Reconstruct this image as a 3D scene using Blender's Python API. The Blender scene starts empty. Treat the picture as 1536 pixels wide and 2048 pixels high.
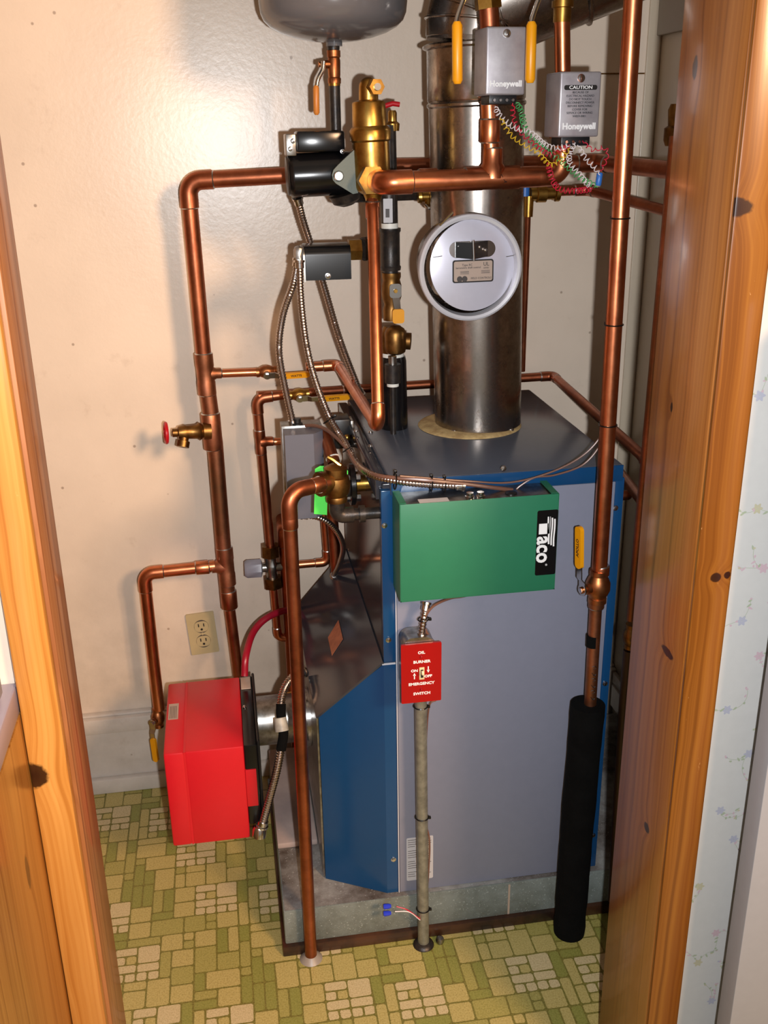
import bpy, bmesh, math, random
from mathutils import Vector, Matrix
random.seed(7)
sc = bpy.context.scene
COL = sc.collection
V = Vector
PI = math.pi

# ------------------------------------------------------------------ camera
CAMX = V((0.98668455, -0.16201533, -0.01430496))   # camera right in world
CAMY = V((-0.0711346, -0.3507697, -0.93375612))    # camera down in world
CAMZ = V((0.14626506, 0.92234031, -0.35762394))    # camera forward in world
CH = 1.521
F = 2000.0
cam_d = bpy.data.cameras.new('camera'); cam = bpy.data.objects.new('camera', cam_d); COL.objects.link(cam)
cam_d.sensor_fit = 'VERTICAL'; cam_d.sensor_height = 36.0; cam_d.sensor_width = 27.0
cam_d.lens = 36.0*F/2048.0; cam_d.clip_start = 0.02
m3 = Matrix((CAMX, -CAMY, -CAMZ)).transposed()
cam.matrix_world = Matrix.Translation((0, 0, CH)) @ m3.to_4x4()
sc.camera = cam

# ------------------------------------------------------------------ light
sc.view_settings.view_transform = 'Standard'; sc.view_settings.look = 'None'
sc.view_settings.gamma = 1.0; sc.view_settings.use_curve_mapping = False
sc.view_settings.exposure = 0.0
W = bpy.data.worlds.new('world'); sc.world = W; W.use_nodes = True
W.node_tree.nodes['Background'].inputs[0].default_value = (1.0, 0.86, 0.70, 1)
W.node_tree.nodes['Background'].inputs[1].default_value = 0.24

def area(name, loc, target, size, power, col, shape='DISK', sy=None):
    l = bpy.data.lights.new(name, 'AREA'); l.shape = shape; l.size = size
    if sy: l.size_y = sy
    l.energy = power; l.color = col
    o = bpy.data.objects.new(name, l); COL.objects.link(o); o.location = loc
    o.rotation_euler = (V(target)-V(loc)).to_track_quat('-Z', 'Y').to_euler()
    return o
FL = V((0, 0, CH)) + CAMX*0.068 + CAMY*0.035
area('camera_flash', FL, FL+CAMZ, 0.022, 26.0, (0.97, 0.98, 1.0))
area('kitchen_ceiling_lamp', (1.62, -1.2, 2.36), (-0.2, 2.1, 1.3), 0.62, 112.0, (1.0, 0.62, 0.36))

# ------------------------------------------------------------------ pixel helpers (frame 1536 x 2048)
def P(px, py, x=None, y=None, z=None):
    r = CAMX*((px-768)/F) + CAMY*((py-1024)/F) + CAMZ
    if x is not None: t = x/r.x
    elif y is not None: t = y/r.y
    else: t = (z-CH)/r.z
    return V((0, 0, CH)) + r*t
def depth(p): return (p-V((0, 0, CH))).dot(CAMZ)
def rad(w, p): return 0.5*w*depth(p)/F

# ------------------------------------------------------------------ materials
def lin(c):
    return tuple(((v/255.0)/12.92 if v/255.0 <= .04045 else ((v/255.0+.055)/1.055)**2.4) for v in c)+(1,)
class NT:
    def __init__(s, name):
        s.m = bpy.data.materials.new(name); s.m.use_nodes = True; s.t = s.m.node_tree
        s.b = s.t.nodes['Principled BSDF']; s._p = None
    def n(s, typ, **kw):
        n = s.t.nodes.new(typ)
        for k, v in kw.items(): setattr(n, k, v)
        return n
    def l(s, a, b): s.t.links.new(a, b)
    def pos(s):
        if not s._p: s._p = s.n('ShaderNodeNewGeometry').outputs['Position']
        return s._p
    def mapping(s, scale):
        mp = s.n('ShaderNodeMapping'); s.l(s.pos(), mp.inputs[0]); mp.inputs['Scale'].default_value = scale; return mp.outputs[0]
    def noise(s, scale, detail=4, vec=None, rough=.6, dist=0):
        n = s.n('ShaderNodeTexNoise'); n.inputs['Scale'].default_value = scale; n.inputs['Detail'].default_value = detail
        n.inputs['Roughness'].default_value = rough; n.inputs['Distortion'].default_value = dist
        s.l(vec if vec else s.pos(), n.inputs['Vector']); return n.outputs['Fac']
    def ramp(s, fac, stops):
        r = s.n('ShaderNodeValToRGB'); e = r.color_ramp.elements
        while len(e) < len(stops): e.new(.5)
        for i, (p, c) in enumerate(stops): e[i].position = p; e[i].color = c if len(c) == 4 else tuple(c)+(1,)
        s.l(fac, r.inputs[0]); return r.outputs[0]
    def mix(s, fac, a, b, bt='MIX'):
        m = s.n('ShaderNodeMix', data_type='RGBA', blend_type=bt)
        for inp, v in ((m.inputs[0], fac), (m.inputs[6], a), (m.inputs[7], b)):
            if hasattr(v, 'is_linked') or hasattr(v, 'links'): s.l(v, inp)
            else: inp.default_value = v
        return m.outputs[2]
    def math(s, op, a, b=None, c=None):
        m = s.n('ShaderNodeMath', operation=op)
        for i, v in enumerate((a, b, c)):
            if v is None: continue
            if isinstance(v, (int, float)): m.inputs[i].default_value = v
            else: s.l(v, m.inputs[i])
        return m.outputs[0]
    def bump(s, h, strength=.3, dist=.001):
        b = s.n('ShaderNodeBump'); b.inputs['Strength'].default_value = strength; b.inputs['Distance'].default_value = dist
        s.l(h, b.inputs['Height']); s.l(b.outputs[0], s.b.inputs['Normal'])
    def base(s, c):
        if isinstance(c, tuple): s.b.inputs['Base Color'].default_value = c
        else: s.l(c, s.b.inputs['Base Color'])
    def pr(s, rough=.5, metal=0, spec=.5):
        s.b.inputs['Roughness'].default_value = rough; s.b.inputs['Metallic'].default_value = metal
        s.b.inputs['Specular IOR Level'].default_value = spec
def simple(name, col, rough=.5, metal=0, col2=None, scale=30, amt=(.35, .65), bump=None, spec=.5, coat=0):
    t = NT(name); t.pr(rough, metal, spec)
    c = lin(col)
    if col2: t.base(t.ramp(t.noise(scale), [(amt[0], c), (amt[1], lin(col2))]))
    else: t.base(t.mix(t.noise(scale*2), c, tuple(v*.9 for v in c[:3])+(1,)))
    if bump: t.bump(t.noise(bump[0]), bump[1], bump[2])
    if coat: t.b.inputs['Coat Weight'].default_value = coat; t.b.inputs['Coat Roughness'].default_value = .05
    return t.m
MT = {}
def copper(name, a, b, c, rough):
    t = NT(name); t.pr(rough, 1)
    n1 = t.noise(9, 5, rough=.7); n2 = t.noise(60, 4)
    base = t.ramp(n1, [(.30, lin(a)), (.52, lin(b)), (.72, lin(c))])
    t.base(t.mix(t.math('MULTIPLY', n2, .35), base, lin((140, 70, 44))))
    t.l(t.math('MULTIPLY_ADD', n2, .22, rough-.1), t.b.inputs['Roughness'])
    return t.m
MT['copper'] = copper('copper', (238, 158, 112), (220, 134, 92), (186, 104, 72), .32)
MT['copper_dull'] = copper('copper_dull', (202, 128, 90), (172, 102, 72), (128, 80, 58), .38)
MT['copper_old'] = copper('copper_old', (204, 134, 104), (160, 108, 76), (128, 108, 80), .46)
MT['solder'] = simple('solder', (205, 205, 205), .3, 1)
MT['brass'] = simple('brass', (196, 158, 82), .33, 1, (160, 118, 55), 40)
MT['brass_dull'] = simple('brass_dull', (150, 112, 62), .42, 1, (105, 72, 40), 40)
MT['bronze'] = simple('bronze', (186, 122, 76), .4, 1, (150, 92, 58), 50)
MT['chrome'] = simple('chrome', (215, 215, 215), .18, 1)
MT['steel'] = simple('steel', (170, 168, 165), .33, 1, (130, 126, 120), 60)
MT['flex'] = simple('flex_steel', (190, 180, 176), .25, 1)
MT['iron'] = simple('black_iron', (38, 36, 36), .38, .4, (62, 54, 48), 70, bump=(300, .5, .0006))
MT['blackpaint'] = simple('black_paint', (14, 14, 16), .22, 0)
MT['blackplastic'] = simple('black_plastic', (20, 20, 22), .4)
MT['foam'] = simple('pipe_foam', (5, 5, 5), .95, 0, (10, 10, 10), 25, spec=.12, bump=(200, .5, .001))
MT['tape_white'] = simple('thread_tape', (235, 232, 222), .5)
MT['yellow'] = simple('yellow_vinyl', (238, 160, 14), .38)
MT['ink'] = simple('ink', (22, 18, 16), .5)
MT['inkgrey'] = simple('ink_grey', (70, 64, 62), .5)
MT['inkbrown'] = simple('ink_brown', (86, 50, 20), .5)
MT['white'] = simple('white_print', (240, 240, 240), .45)
MT['paper'] = simple('label_paper', (196, 194, 196), .5)
MT['tan_label'] = simple('foil_label', (186, 166, 152), .35, .2)
MT['rust_label'] = simple('rust_label', (176, 104, 70), .4, 0, (150, 84, 56), 80)
MT['red'] = simple('burner_red', (204, 22, 36), .38, bump=(900, .12, .0003))
MT['switchred'] = simple('switch_red', (156, 5, 14), .25)
MT['valvered'] = simple('valve_red', (190, 16, 30), .35)
MT['hose'] = simple('red_hose', (150, 16, 40), .35)
MT['green'] = simple('taco_green', (40, 116, 84), .45, bump=(1100, .18, .0003))
MT['tag'] = simple('green_tag', (84, 226, 84), .55)
MT['blue'] = simple('boiler_blue', (18, 66, 110), .22, bump=(1200, .10, .0002))
MT['blue_shaded'] = simple('boiler_blue_shaded', (52, 54, 62), .13, bump=(900, .05, .0002))  # boiler paint darkened and greyed in colour for grazing flash and reflections
MT['top_grey'] = simple('top_grey', (84, 90, 102), .2, bump=(900, .05, .0002))
MT['panel'] = simple('panel_grey', (128, 132, 150), .42, bump=(1100, .16, .0003))
MT['panel_edge'] = simple('panel_edge', (200, 202, 210), .35)
MT['control'] = simple('control_grey', (96, 98, 110), .45)
MT['tank'] = simple('tank_grey', (104, 102, 104), .16)
MT['ivory'] = simple('ivory', (214, 200, 156), .4)
MT['outlet'] = simple('outlet_ivory', (190, 172, 130), .38)
MT['dark'] = simple('dark_slot', (24, 20, 16), .6)
MT['knobgrey'] = simple('knob_grey', (150, 148, 158), .4)
MT['conduit'] = simple('galvanised_conduit', (150, 150, 138), .42, .5, (122, 122, 112), 60)
MT['zip'] = simple('cable_tie', (10, 10, 10), .3)
MT['lamp_cord'] = simple('brown_cable', (112, 78, 64), .3)
MT['w_white'] = simple('wire_white', (232, 222, 222), .4)
MT['w_green'] = simple('wire_green', (70, 160, 90), .4)
MT['w_red'] = simple('wire_red', (200, 30, 60), .4)
MT['w_yellow'] = simple('wire_yellow', (220, 180, 40), .4)
MT['nutblue'] = simple('wire_nut_blue', (40, 60, 200), .35)
MT['tapeblue'] = simple('tape_blue', (50, 110, 190), .4)
MT['tapegrey'] = simple('conduit_tape', (176, 172, 160), .5, 0, (140, 136, 128), 50)
MT['cement'] = simple('furnace_cement', (206, 178, 124), .8, 0, (170, 140, 92), 60, bump=(200, .6, .002))
MT['damper'] = simple('damper_white', (214, 214, 228), .3, .35)
MT['damper_ring'] = simple('damper_ring', (206, 206, 212), .25, .2)
MT['glue'] = simple('caulk', (150, 140, 130), .4)
MT['gridwhite'] = simple('white_laminate', (168, 168, 172), .35)
MT['counter'] = simple('counter_top', (168, 158, 172), .3)

# galvanised flue: mottled spangle
t = NT('galvanised_flue'); t.pr(.26, 1)
n1 = t.noise(26, 6, rough=.75); n2 = t.noise(190, 3)
c = t.ramp(n1, [(.38, lin((196, 190, 184))), (.62, lin((150, 138, 128)))])
t.base(t.mix(t.math('MULTIPLY', n2, .5), c, lin((120, 112, 106))))
t.l(t.math('MULTIPLY_ADD', n1, .34, .08), t.b.inputs['Roughness'])
MT['flue'] = t.m
# sheet aluminium covers on the zone valves
t = NT('brushed_aluminium'); t.pr(.42, .55)
n1 = t.noise(35, 4); t.base(t.ramp(n1, [(.35, lin((184, 181, 185))), (.7, lin((164, 158, 164)))]))
MT['alu'] = t.m
# plaster wall with grime
def wallmat(name, a, b):
    t = NT(name); t.pr(.30, 0, .5)
    n1 = t.noise(2.2, 5, rough=.6); n2 = t.noise(11, 6, rough=.7)
    c = t.ramp(n1, [(.36, lin(a)), (.64, lin(b))])
    c = t.mix(t.ramp(n2, [(.60, (0, 0, 0)), (.78, (.30, .30, .30))]), c, lin((150, 124, 98)))
    vor = t.n('ShaderNodeTexVoronoi'); vor.inputs['Scale'].default_value = 13; t.l(t.pos(), vor.inputs['Vector'])
    c = t.mix(t.ramp(vor.outputs['Distance'], [(.030, (.55, .55, .55)), (.05, (0, 0, 0))]), c, lin((110, 80, 60)))
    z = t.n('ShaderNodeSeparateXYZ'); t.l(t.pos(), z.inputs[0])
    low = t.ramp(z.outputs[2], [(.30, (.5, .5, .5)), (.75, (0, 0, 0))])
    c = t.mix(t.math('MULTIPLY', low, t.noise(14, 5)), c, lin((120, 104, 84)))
    t.base(c); t.bump(t.noise(90, 5), .24, .0014)
    return t.m
MT['wall'] = wallmat('plaster_cream', (234, 218, 200), (222, 206, 188))
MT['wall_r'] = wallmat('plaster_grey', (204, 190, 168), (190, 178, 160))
MT['trimwhite'] = wallmat('painted_trim', (226, 218, 208), (204, 196, 186))
MT['ceil'] = simple('ceiling_paint', (215, 205, 190), .7)
# concrete pad
t = NT('concrete'); t.pr(.75)
n1 = t.noise(7, 6, rough=.7); n2 = t.noise(240, 2); n3 = t.noise(30, 5)
c = t.ramp(n1, [(.36, lin((150, 150, 146))), (.5, lin((118, 114, 110))), (.66, lin((70, 60, 52)))])
c = t.mix(t.ramp(n2, [(.66, (0, 0, 0)), (.72, (.6, .6, .6))]), c, lin((190, 192, 190)))
c = t.mix(t.ramp(n3, [(.60, (0, 0, 0)), (.72, (.5, .5, .5))]), c, lin((90, 62, 42)))
t.base(c); t.bump(n2, .4, .001); MT['concrete'] = t.m
t = NT('concrete_face'); t.pr(.7)
n1 = t.noise(12, 6, rough=.7); n2 = t.noise(300, 2)
c = t.ramp(n1, [(.38, lin((118, 126, 122))), (.6, lin((98, 104, 98))), (.74, lin((98, 84, 60)))])
c = t.mix(t.ramp(n2, [(.64, (0, 0, 0)), (.70, (.6, .6, .6))]), c, lin((180, 190, 186)))
t.base(c); t.bump(n2, .4, .001); MT['concrete_face'] = t.m
MT['pad_tile'] = simple('pad_board', (178, 160, 152), .6, 0, (150, 136, 132), 9, bump=(250, .3, .001))
MT['wetwood'] = simple('stained_wood', (74, 44, 26), .3, 0, (36, 24, 18), 14)
# vinyl floor
def vin(name, a, b):
    t = NT(name); t.pr(.42)
    n = t.noise(320, 2); c = t.ramp(n, [(.40, lin(a)), (.62, lin(b))])
    n2 = t.noise(420, 1); c = t.mix(t.ramp(n2, [(.68, (0, 0, 0)), (.72, (.8, .8, .8))]), c, lin((86, 70, 34)))
    t.base(c); t.bump(n, .12, .0006); return t.m
FLOORM = [vin('vinyl_grout', (130, 122, 58), (106, 100, 42)), vin('vinyl_light', (204, 186, 142), (186, 168, 122)),
          vin('vinyl_tan', (188, 172, 108), (168, 152, 88)), vin('vinyl_mid', (168, 158, 90), (148, 140, 72)),
          vin('vinyl_green', (146, 144, 74), (128, 128, 58))]
# pine, with knots in world coordinates: (axis, u, z, a, b)
def pine(name, ax, c1, c2, c3, knots, rough=.28, sc_=150):
    t = NT(name); t.pr(rough, 0, .5)
    sep = t.n('ShaderNodeSeparateXYZ'); t.l(t.pos(), sep.inputs[0]); u = sep.outputs[ax]; z = sep.outputs[2]
    nz = t.noise(1.0, 3, vec=t.mapping((7, 7, 1.4)))
    uu = t.math('MULTIPLY_ADD', nz, .045, u)
    dark = None
    for (ku, kz, a, b) in knots:
        du = t.math('DIVIDE', t.math('SUBTRACT', u, ku), a); dz = t.math('DIVIDE', t.math('SUBTRACT', z, kz), b)
        d = t.math('SQRT', t.math('ADD', t.math('MULTIPLY', du, du), t.math('MULTIPLY', dz, dz)))
        dd = t.math('MULTIPLY_ADD', t.noise(90, 3), .5, t.math('SUBTRACT', d, .25))
        g = t.math('EXPONENT', t.math('MULTIPLY', t.math('MULTIPLY', d, d), -.22))
        uu = t.math('MULTIPLY_ADD', g, t.math('MULTIPLY', du, .010) if False else .012, uu)
        k = t.ramp(dd, [(.0, (1, 1, 1)), (.72, (.96, .96, .96)), (.90, (0, 0, 0))])
        dark = k if dark is None else t.math('MAXIMUM', dark, k)
    cv = t.n('ShaderNodeCombineXYZ'); t.l(t.math('MULTIPLY', uu, sc_), cv.inputs[0]); t.l(t.math('MULTIPLY', z, .5), cv.inputs[2])
    g1 = t.noise(1.0, 3, vec=cv.outputs[0], rough=.5)
    c = t.ramp(g1, [(.34, lin(c2)), (.46, lin(c1)), (.66, lin(c3))])
    big = t.noise(1.0, 3, vec=t.mapping((30, 30, 2.0)))
    c = t.mix(t.ramp(big, [(.40, (0, 0, 0)), (.70, (.45, .45, .45))]), c, lin(c2))
    scr = t.noise(1.0, 4, vec=t.mapping((120, 120, 26)), rough=.8)
    c = t.mix(t.ramp(scr, [(.70, (0, 0, 0)), (.76, (.40, .40, .40))]), c, lin((232, 190, 130)))
    if dark is not None: c = t.mix(dark, c, lin((40, 16, 8)))
    t.base(c); t.bump(g1, .10, .0008)
    t.b.inputs['Coat Weight'].default_value = .25; t.b.inputs['Coat Roughness'].default_value = .12
    return t.m

# ------------------------------------------------------------------ mesh builder
def frame(d, up=V((0, 0, 1))):
    d = V(d).normalized(); a = V(up)
    if abs(d.dot(a)) > .97: a = V((1, 0, 0))
    x = d.cross(a).normalized(); y = x.cross(d).normalized()
    return x, y, d
class MB:
    def __init__(s): s.v = []; s.f = []; s.fm = []; s.m = 0
    def add(s, vs, fs):
        o = len(s.v); s.v += [V(v) for v in vs]
        for f in fs: s.f.append([i+o for i in f]); s.fm.append(s.m)
        return s
    def box(s, c, size, bev=0, R=None, seg=2):
        bm = bmesh.new(); bmesh.ops.create_cube(bm, size=1)
        for v in bm.verts: v.co = V((v.co.x*size[0], v.co.y*size[1], v.co.z*size[2]))
        if bev: bmesh.ops.bevel(bm, geom=bm.edges[:], offset=bev, segments=seg, affect='EDGES', profile=.5)
        bm.verts.index_update(); c = V(c)
        vs = [(R @ v.co if R else v.co)+c for v in bm.verts]; fs = [[v.index for v in f.verts] for f in bm.faces]
        bm.free(); return s.add(vs, fs)
    def bb(s, lo, hi, bev=0):
        lo = V(lo); hi = V(hi); return s.box((lo+hi)/2, hi-lo, bev)
    def rings(s, rings, cap=True):
        n = len(rings[0]); vs = [p for r in rings for p in r]; fs = []
        for i in range(len(rings)-1):
            for j in range(n):
                k = (j+1) % n; fs.append([i*n+j, i*n+k, (i+1)*n+k, (i+1)*n+j])
        if cap: fs.append(list(range(n))[::-1]); fs.append([(len(rings)-1)*n+j for j in range(n)])
        return s.add(vs, fs)
    def lathe(s, p, d, prof, seg=28, up=V((0, 0, 1)), sx=1, cap=True):
        x, y, d = frame(d, up); p = V(p); R = []
        for h, r in prof:
            r = max(r, 1e-5)
            R.append([p+d*h+x*(math.cos(2*PI*j/seg)*r*sx)+y*(math.sin(2*PI*j/seg)*r) for j in range(seg)])
        return s.rings(R, cap)
    def cyl(s, a, b, r, r2=None, seg=24):
        a = V(a); b = V(b); d = b-a; return s.lathe(a, d, [(0, r), (d.length, r if r2 is None else r2)], seg)
    def hexn(s, a, b, r): return s.cyl(a, b, r, seg=6)
    def tube(s, pts, r, seg=16, cap=True):
        pts = [V(p) for p in pts]; n = len(pts); R = []
        T = [(pts[min(i+1, n-1)]-pts[max(i-1, 0)]).normalized() for i in range(n)]
        x, y, _ = frame(T[0])
        for i, p in enumerate(pts):
            x = (x - T[i]*x.dot(T[i])).normalized(); y = T[i].cross(x)
            rr = r(i) if callable(r) else r
            R.append([p+x*(math.cos(2*PI*j/seg)*rr)+y*(math.sin(2*PI*j/seg)*rr) for j in range(seg)])
        return s.rings(R, cap)
    def sphere(s, c, r, seg=16, sc3=(1, 1, 1)):
        c = V(c); R = []
        for i in range(1, seg//2):
            a = PI*i/(seg//2)
            R.append([c+V((math.sin(a)*math.cos(2*PI*j/seg)*r*sc3[0], math.sin(a)*math.sin(2*PI*j/seg)*r*sc3[1], math.cos(a)*r*sc3[2])) for j in range(seg)])
        return s.rings(R)
    def prism(s, poly, d):   # 3-D polygon extruded by vector d
        n = len(poly); d = V(d); vs = [V(p) for p in poly]+[V(p)+d for p in poly]
        fs = [list(range(n)), [n+i for i in range(n)][::-1]]+[[i, n+i, n+(i+1) % n, (i+1) % n] for i in range(n)]
        return s.add(vs, fs)
    def rrect(s, c, x, y, w, h, rc, dvec, seg=4):
        c = V(c); x = V(x).normalized(); y = V(y).normalized(); poly = []
        for cx, cy, a0 in ((w/2-rc, h/2-rc, 0), (-w/2+rc, h/2-rc, PI/2), (-w/2+rc, -h/2+rc, PI), (w/2-rc, -h/2+rc, 1.5*PI)):
            for k in range(seg+1):
                a = a0+PI/2*k/seg; poly.append(c+x*(cx+math.cos(a)*rc)+y*(cy+math.sin(a)*rc))
        return s.prism(poly, dvec)
    def text(s, body, size, o, x, y, bold=0, align='CENTER', sx=1, shear=0, ext=.00025, space=1, lsp=1):
        cu = bpy.data.curves.new('t', 'FONT'); cu.body = body; cu.size = size; cu.align_x = align; cu.align_y = 'CENTER'
        cu.offset = bold; cu.extrude = ext; cu.shear = shear; cu.space_character = space; cu.space_line = lsp; cu.resolution_u = 3
        ob = bpy.data.objects.new('t', cu); me = bpy.data.meshes.new_from_object(ob)
        o = V(o); x = V(x).normalized(); y = V(y).normalized(); n = x.cross(y)
        s.add([o+x*(v.co.x*sx)+y*v.co.y+n*(v.co.z+ext) for v in me.vertices], [list(p.vertices) for p in me.polygons])
        bpy.data.objects.remove(ob); bpy.data.meshes.remove(me); bpy.data.curves.remove(cu); return s
    def build(s, name, mats, parent=None, label=None, flat=False, ang=38):
        org = ORG.get(parent.name) if parent else None
        if org is None:
            xs = [v.x for v in s.v]; ys = [v.y for v in s.v]; zs = [v.z for v in s.v]
            org = V(((min(xs)+max(xs))/2, (min(ys)+max(ys))/2, min(zs)))
        me = bpy.data.meshes.new(name); me.from_pydata([v-org for v in s.v], [], s.f)
        if not isinstance(mats, (list, tuple)): mats = [mats]
        for m in mats: me.materials.append(MT[m] if isinstance(m, str) else m)
        me.polygons.foreach_set('material_index', s.fm)
        bm = bmesh.new(); bm.from_mesh(me); bmesh.ops.recalc_face_normals(bm, faces=bm.faces[:]); bm.to_mesh(me); bm.free()
        if not flat:
            me.shade_smooth(); me.set_sharp_from_angle(angle=math.radians(ang))
        o = bpy.data.objects.new(name, me); COL.objects.link(o)
        if parent: o.parent = parent
        else: o.location = org
        ORG[o.name] = org
        if label: o['label'] = label
        return o
ORG = {}
def thing(name, label, cat, loc, group=None):
    o = bpy.data.objects.new(name, None); COL.objects.link(o); o.location = V(loc); o.empty_display_size = .02
    o['label'] = label; o['category'] = cat
    if group: o['group'] = group
    ORG[o.name] = V(loc); return o
def tag(o, label, cat, group=None):
    o['label'] = label; o['category'] = cat
    if group: o['group'] = group
    return o
def struct(o): o['kind'] = 'structure'; return o

def cat(pts, n=10):       # smooth curve through points
    pts = [V(p) for p in pts]; out = []; q = [pts[0]*2-pts[1]]+pts+[pts[-1]*2-pts[-2]]
    for i in range(1, len(q)-2):
        a, b, c, d = q[i-1:i+3]
        for k in range(n):
            u = k/n; out.append(.5*((2*b)+(c-a)*u+(2*a-5*b+4*c-d)*u*u+(3*b-a-3*c+d)*u**3))
    out.append(pts[-1]); return out
def resample(pts, step):
    L = [0]
    for a, b in zip(pts, pts[1:]): L.append(L[-1]+(b-a).length)
    n = max(2, int(L[-1]/step)); out = []; j = 0
    for i in range(n+1):
        s_ = L[-1]*i/n
        while j < len(L)-2 and L[j+1] < s_: j += 1
        u = (s_-L[j])/max(1e-9, L[j+1]-L[j]); out.append(pts[j].lerp(pts[j+1], u))
    return out
def flexmb(pts, r, period=.0052, seg=12, smooth=True):
    p = resample(cat(pts) if smooth else [V(q) for q in pts], period/4)
    pat = (1.0, 1.0, .84, .84)
    return MB().tube(p, lambda i: r*pat[i % 4], seg)
def coilmb(pts, R, pitch, r, seg=5):
    p = resample(cat(pts), pitch/9); n = len(p); out = []
    T = [(p[min(i+1, n-1)]-p[max(i-1, 0)]).normalized() for i in range(n)]
    x, y, _ = frame(T[0])
    for i in range(n):
        x = (x-T[i]*x.dot(T[i])).normalized(); y = T[i].cross(x); a = 2*PI*i/9
        k = min(1, i/10, (n-1-i)/10); out.append(p[i]+(x*math.cos(a)+y*math.sin(a))*R*k)
    return MB().tube(out, r, seg)
def fillet(pts, rr, n=8):
    pts = [V(p) for p in pts]; out = [pts[0]]; arcs = []
    for i in range(1, len(pts)-1):
        a, b, c = pts[i-1:i+2]; d1 = (b-a).normalized(); d2 = (c-b).normalized()
        th = math.acos(max(-1, min(1, d1.dot(d2))))
        if th < .05: out.append(b); continue
        tl = min(rr*math.tan(th/2), (b-a).length*.48, (c-b).length*.48); R_ = tl/math.tan(th/2)
        p1 = b-d1*tl; nrm = (d2-d1*d2.dot(d1)).normalized(); cen = p1+nrm*R_; arc = []
        for k in range(n+1):
            al = th*k/n; arc.append(cen-nrm*math.cos(al)*R_+d1*math.sin(al)*R_)
        out += arc; arcs.append((arc, d1, d2))
    out.append(pts[-1]); return out, arcs
def tubes(root, pts, r, mat, fr=1.5, elbow=True, name='tube', emat=None, sold=True, k=1.14):
    path, arcs = fillet(pts, r*fr); MB().tube(path, r, 24).build(name, mat, root)
    if elbow:
        for arc, d1, d2 in arcs:
            if len(arc) < 3: continue
            ext = r*1.5; p = [arc[0]-d1*ext]+arc+[arc[-1]+d2*ext]
            e = MB().tube(p, r*k, 24).build('elbow', emat or mat, root)
            if sold:
                for q, d in ((p[0], -d1), (p[-1], d2)):
                    MB().lathe(q, d, [(-.0005, r*k), (.0012, r*1.06), (.002, r*1.005)], 20).build('solder_ring', 'solder', e)
def sleeve(root, p, d, L, r, mat, name='coupling', sold=True):
    d = V(d).normalized(); p = V(p)
    c = MB().lathe(p-d*L/2, d, [(0, r*.98), (.0008, r), (L-.0008, r), (L, r*.98)], 24).build(name, mat, root)
    if sold:
        for q, dd in ((p-d*L/2, -d), (p+d*L/2, d)):
            MB().lathe(q, dd, [(-.0005, r*.99), (.0014, r*.93), (.0022, r*.88)], 20).build('solder_ring', 'solder', c)
    return c
def tee(root, p, d, b, r, rb, mat, L=None, Lb=None, name='tee'):
    d = V(d).normalized(); b = V(b).normalized(); p = V(p); L = L or r*5; Lb = Lb or r*2.6
    m = MB(); m.lathe(p-d*L/2, d, [(0, r*1.12), (L*.30, r*1.12), (L*.34, r*1.07), (L*.66, r*1.07), (L*.70, r*1.12), (L, r*1.12)], 24)
    m.lathe(p, b, [(0, rb*1.5), (r*1.0, rb*1.45), (r*1.35, rb*1.14), (Lb, rb*1.14)], 24)
    t_ = m.build(name, mat, root)
    for q, dd, rr in ((p-d*L/2, -d, r), (p+d*L/2, d, r), (p+b*Lb, b, rb)):
        MB().lathe(q, dd, [(-.0005, rr*1.12), (.0014, rr*1.05), (.0022, rr*1.0)], 20).build('solder_ring', 'solder', t_)
    return t_
def valve(name, label, c, ax, r, stem, hdir, hl=.075, group=None, mat='bronze', text=None, grip='yellow', hw=.016, bl=None, neck=.012):
    c = V(c); ax = V(ax).normalized(); stem = V(stem); stem = (stem-ax*stem.dot(ax)).normalized(); hdir = V(hdir).normalized()
    root = thing(name, label, 'valve', c, group); L = bl or r*5.2
    m = MB(); m.lathe(c-ax*L/2, ax, [(0, r*1.22), (L*.14, r*1.22), (L*.16, r*1.1), (L*.26, r*1.35), (L*.4, r*1.62), (L*.6, r*1.62), (L*.74, r*1.35), (L*.84, r*1.1), (L*.86, r*1.22), (L, r*1.22)], 24)
    m.lathe(c, stem, [(0, r*.9), (r*2.0, r*.75), (r*2.0+.001, r*.5), (r*2.0+neck, r*.45)], 18)
    m.build('valve_body', mat, root)
    s0 = c+stem*(r*2.0+neck*.55); side = hdir.cross(stem).normalized()
    MB().hexn(s0+stem*.0015, s0+stem*.006, .0055).build('handle_nut', 'chrome', root)
    h = MB(); pl = [(0, 0), (.016, 0), (.024, .006), (hl*.42, .006)]
    for i in range(3):
        a, b = pl[i], pl[i+1]
        pts = []
        for (u, w) in (a, b):
            q = s0+hdir*u+stem*w
            hw_ = hw*.5*(.95 if u < .02 else .75)
            pts += [q-side*hw_, q+side*hw_]
        h.prism([pts[0], pts[1], pts[3], pts[2]], stem*.0022)
    h.lathe(s0, stem, [(0, hw*.62), (.0022, hw*.62)], 18)
    hb = h.build('lever', 'chrome', root)
    g = MB(); gc = s0+hdir*(hl*.68)+stem*.0068
    g.rrect(gc-stem*.003, hdir, side, hl*.64, hw*.92, hw*.4, stem*.0075)
    gb = g.build('grip', grip, hb)
    if text:
        MB().text(text, hw*.52, gc+stem*.0046, hdir if hdir.x > -.1 else -hdir, V(stem).cross(hdir if hdir.x > -.1 else -hdir), bold=.0002).build('lettering', 'inkbrown', hb)
    return root
def screw(p, n, r=.0045, mat='chrome', parent=None):
    return MB().lathe(p, n, [(0, r*1.25), (.0008, r*1.25), (.0009, r), (.003, r*.9), (.0036, r*.4)], 14).build('screw', mat, parent)
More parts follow.
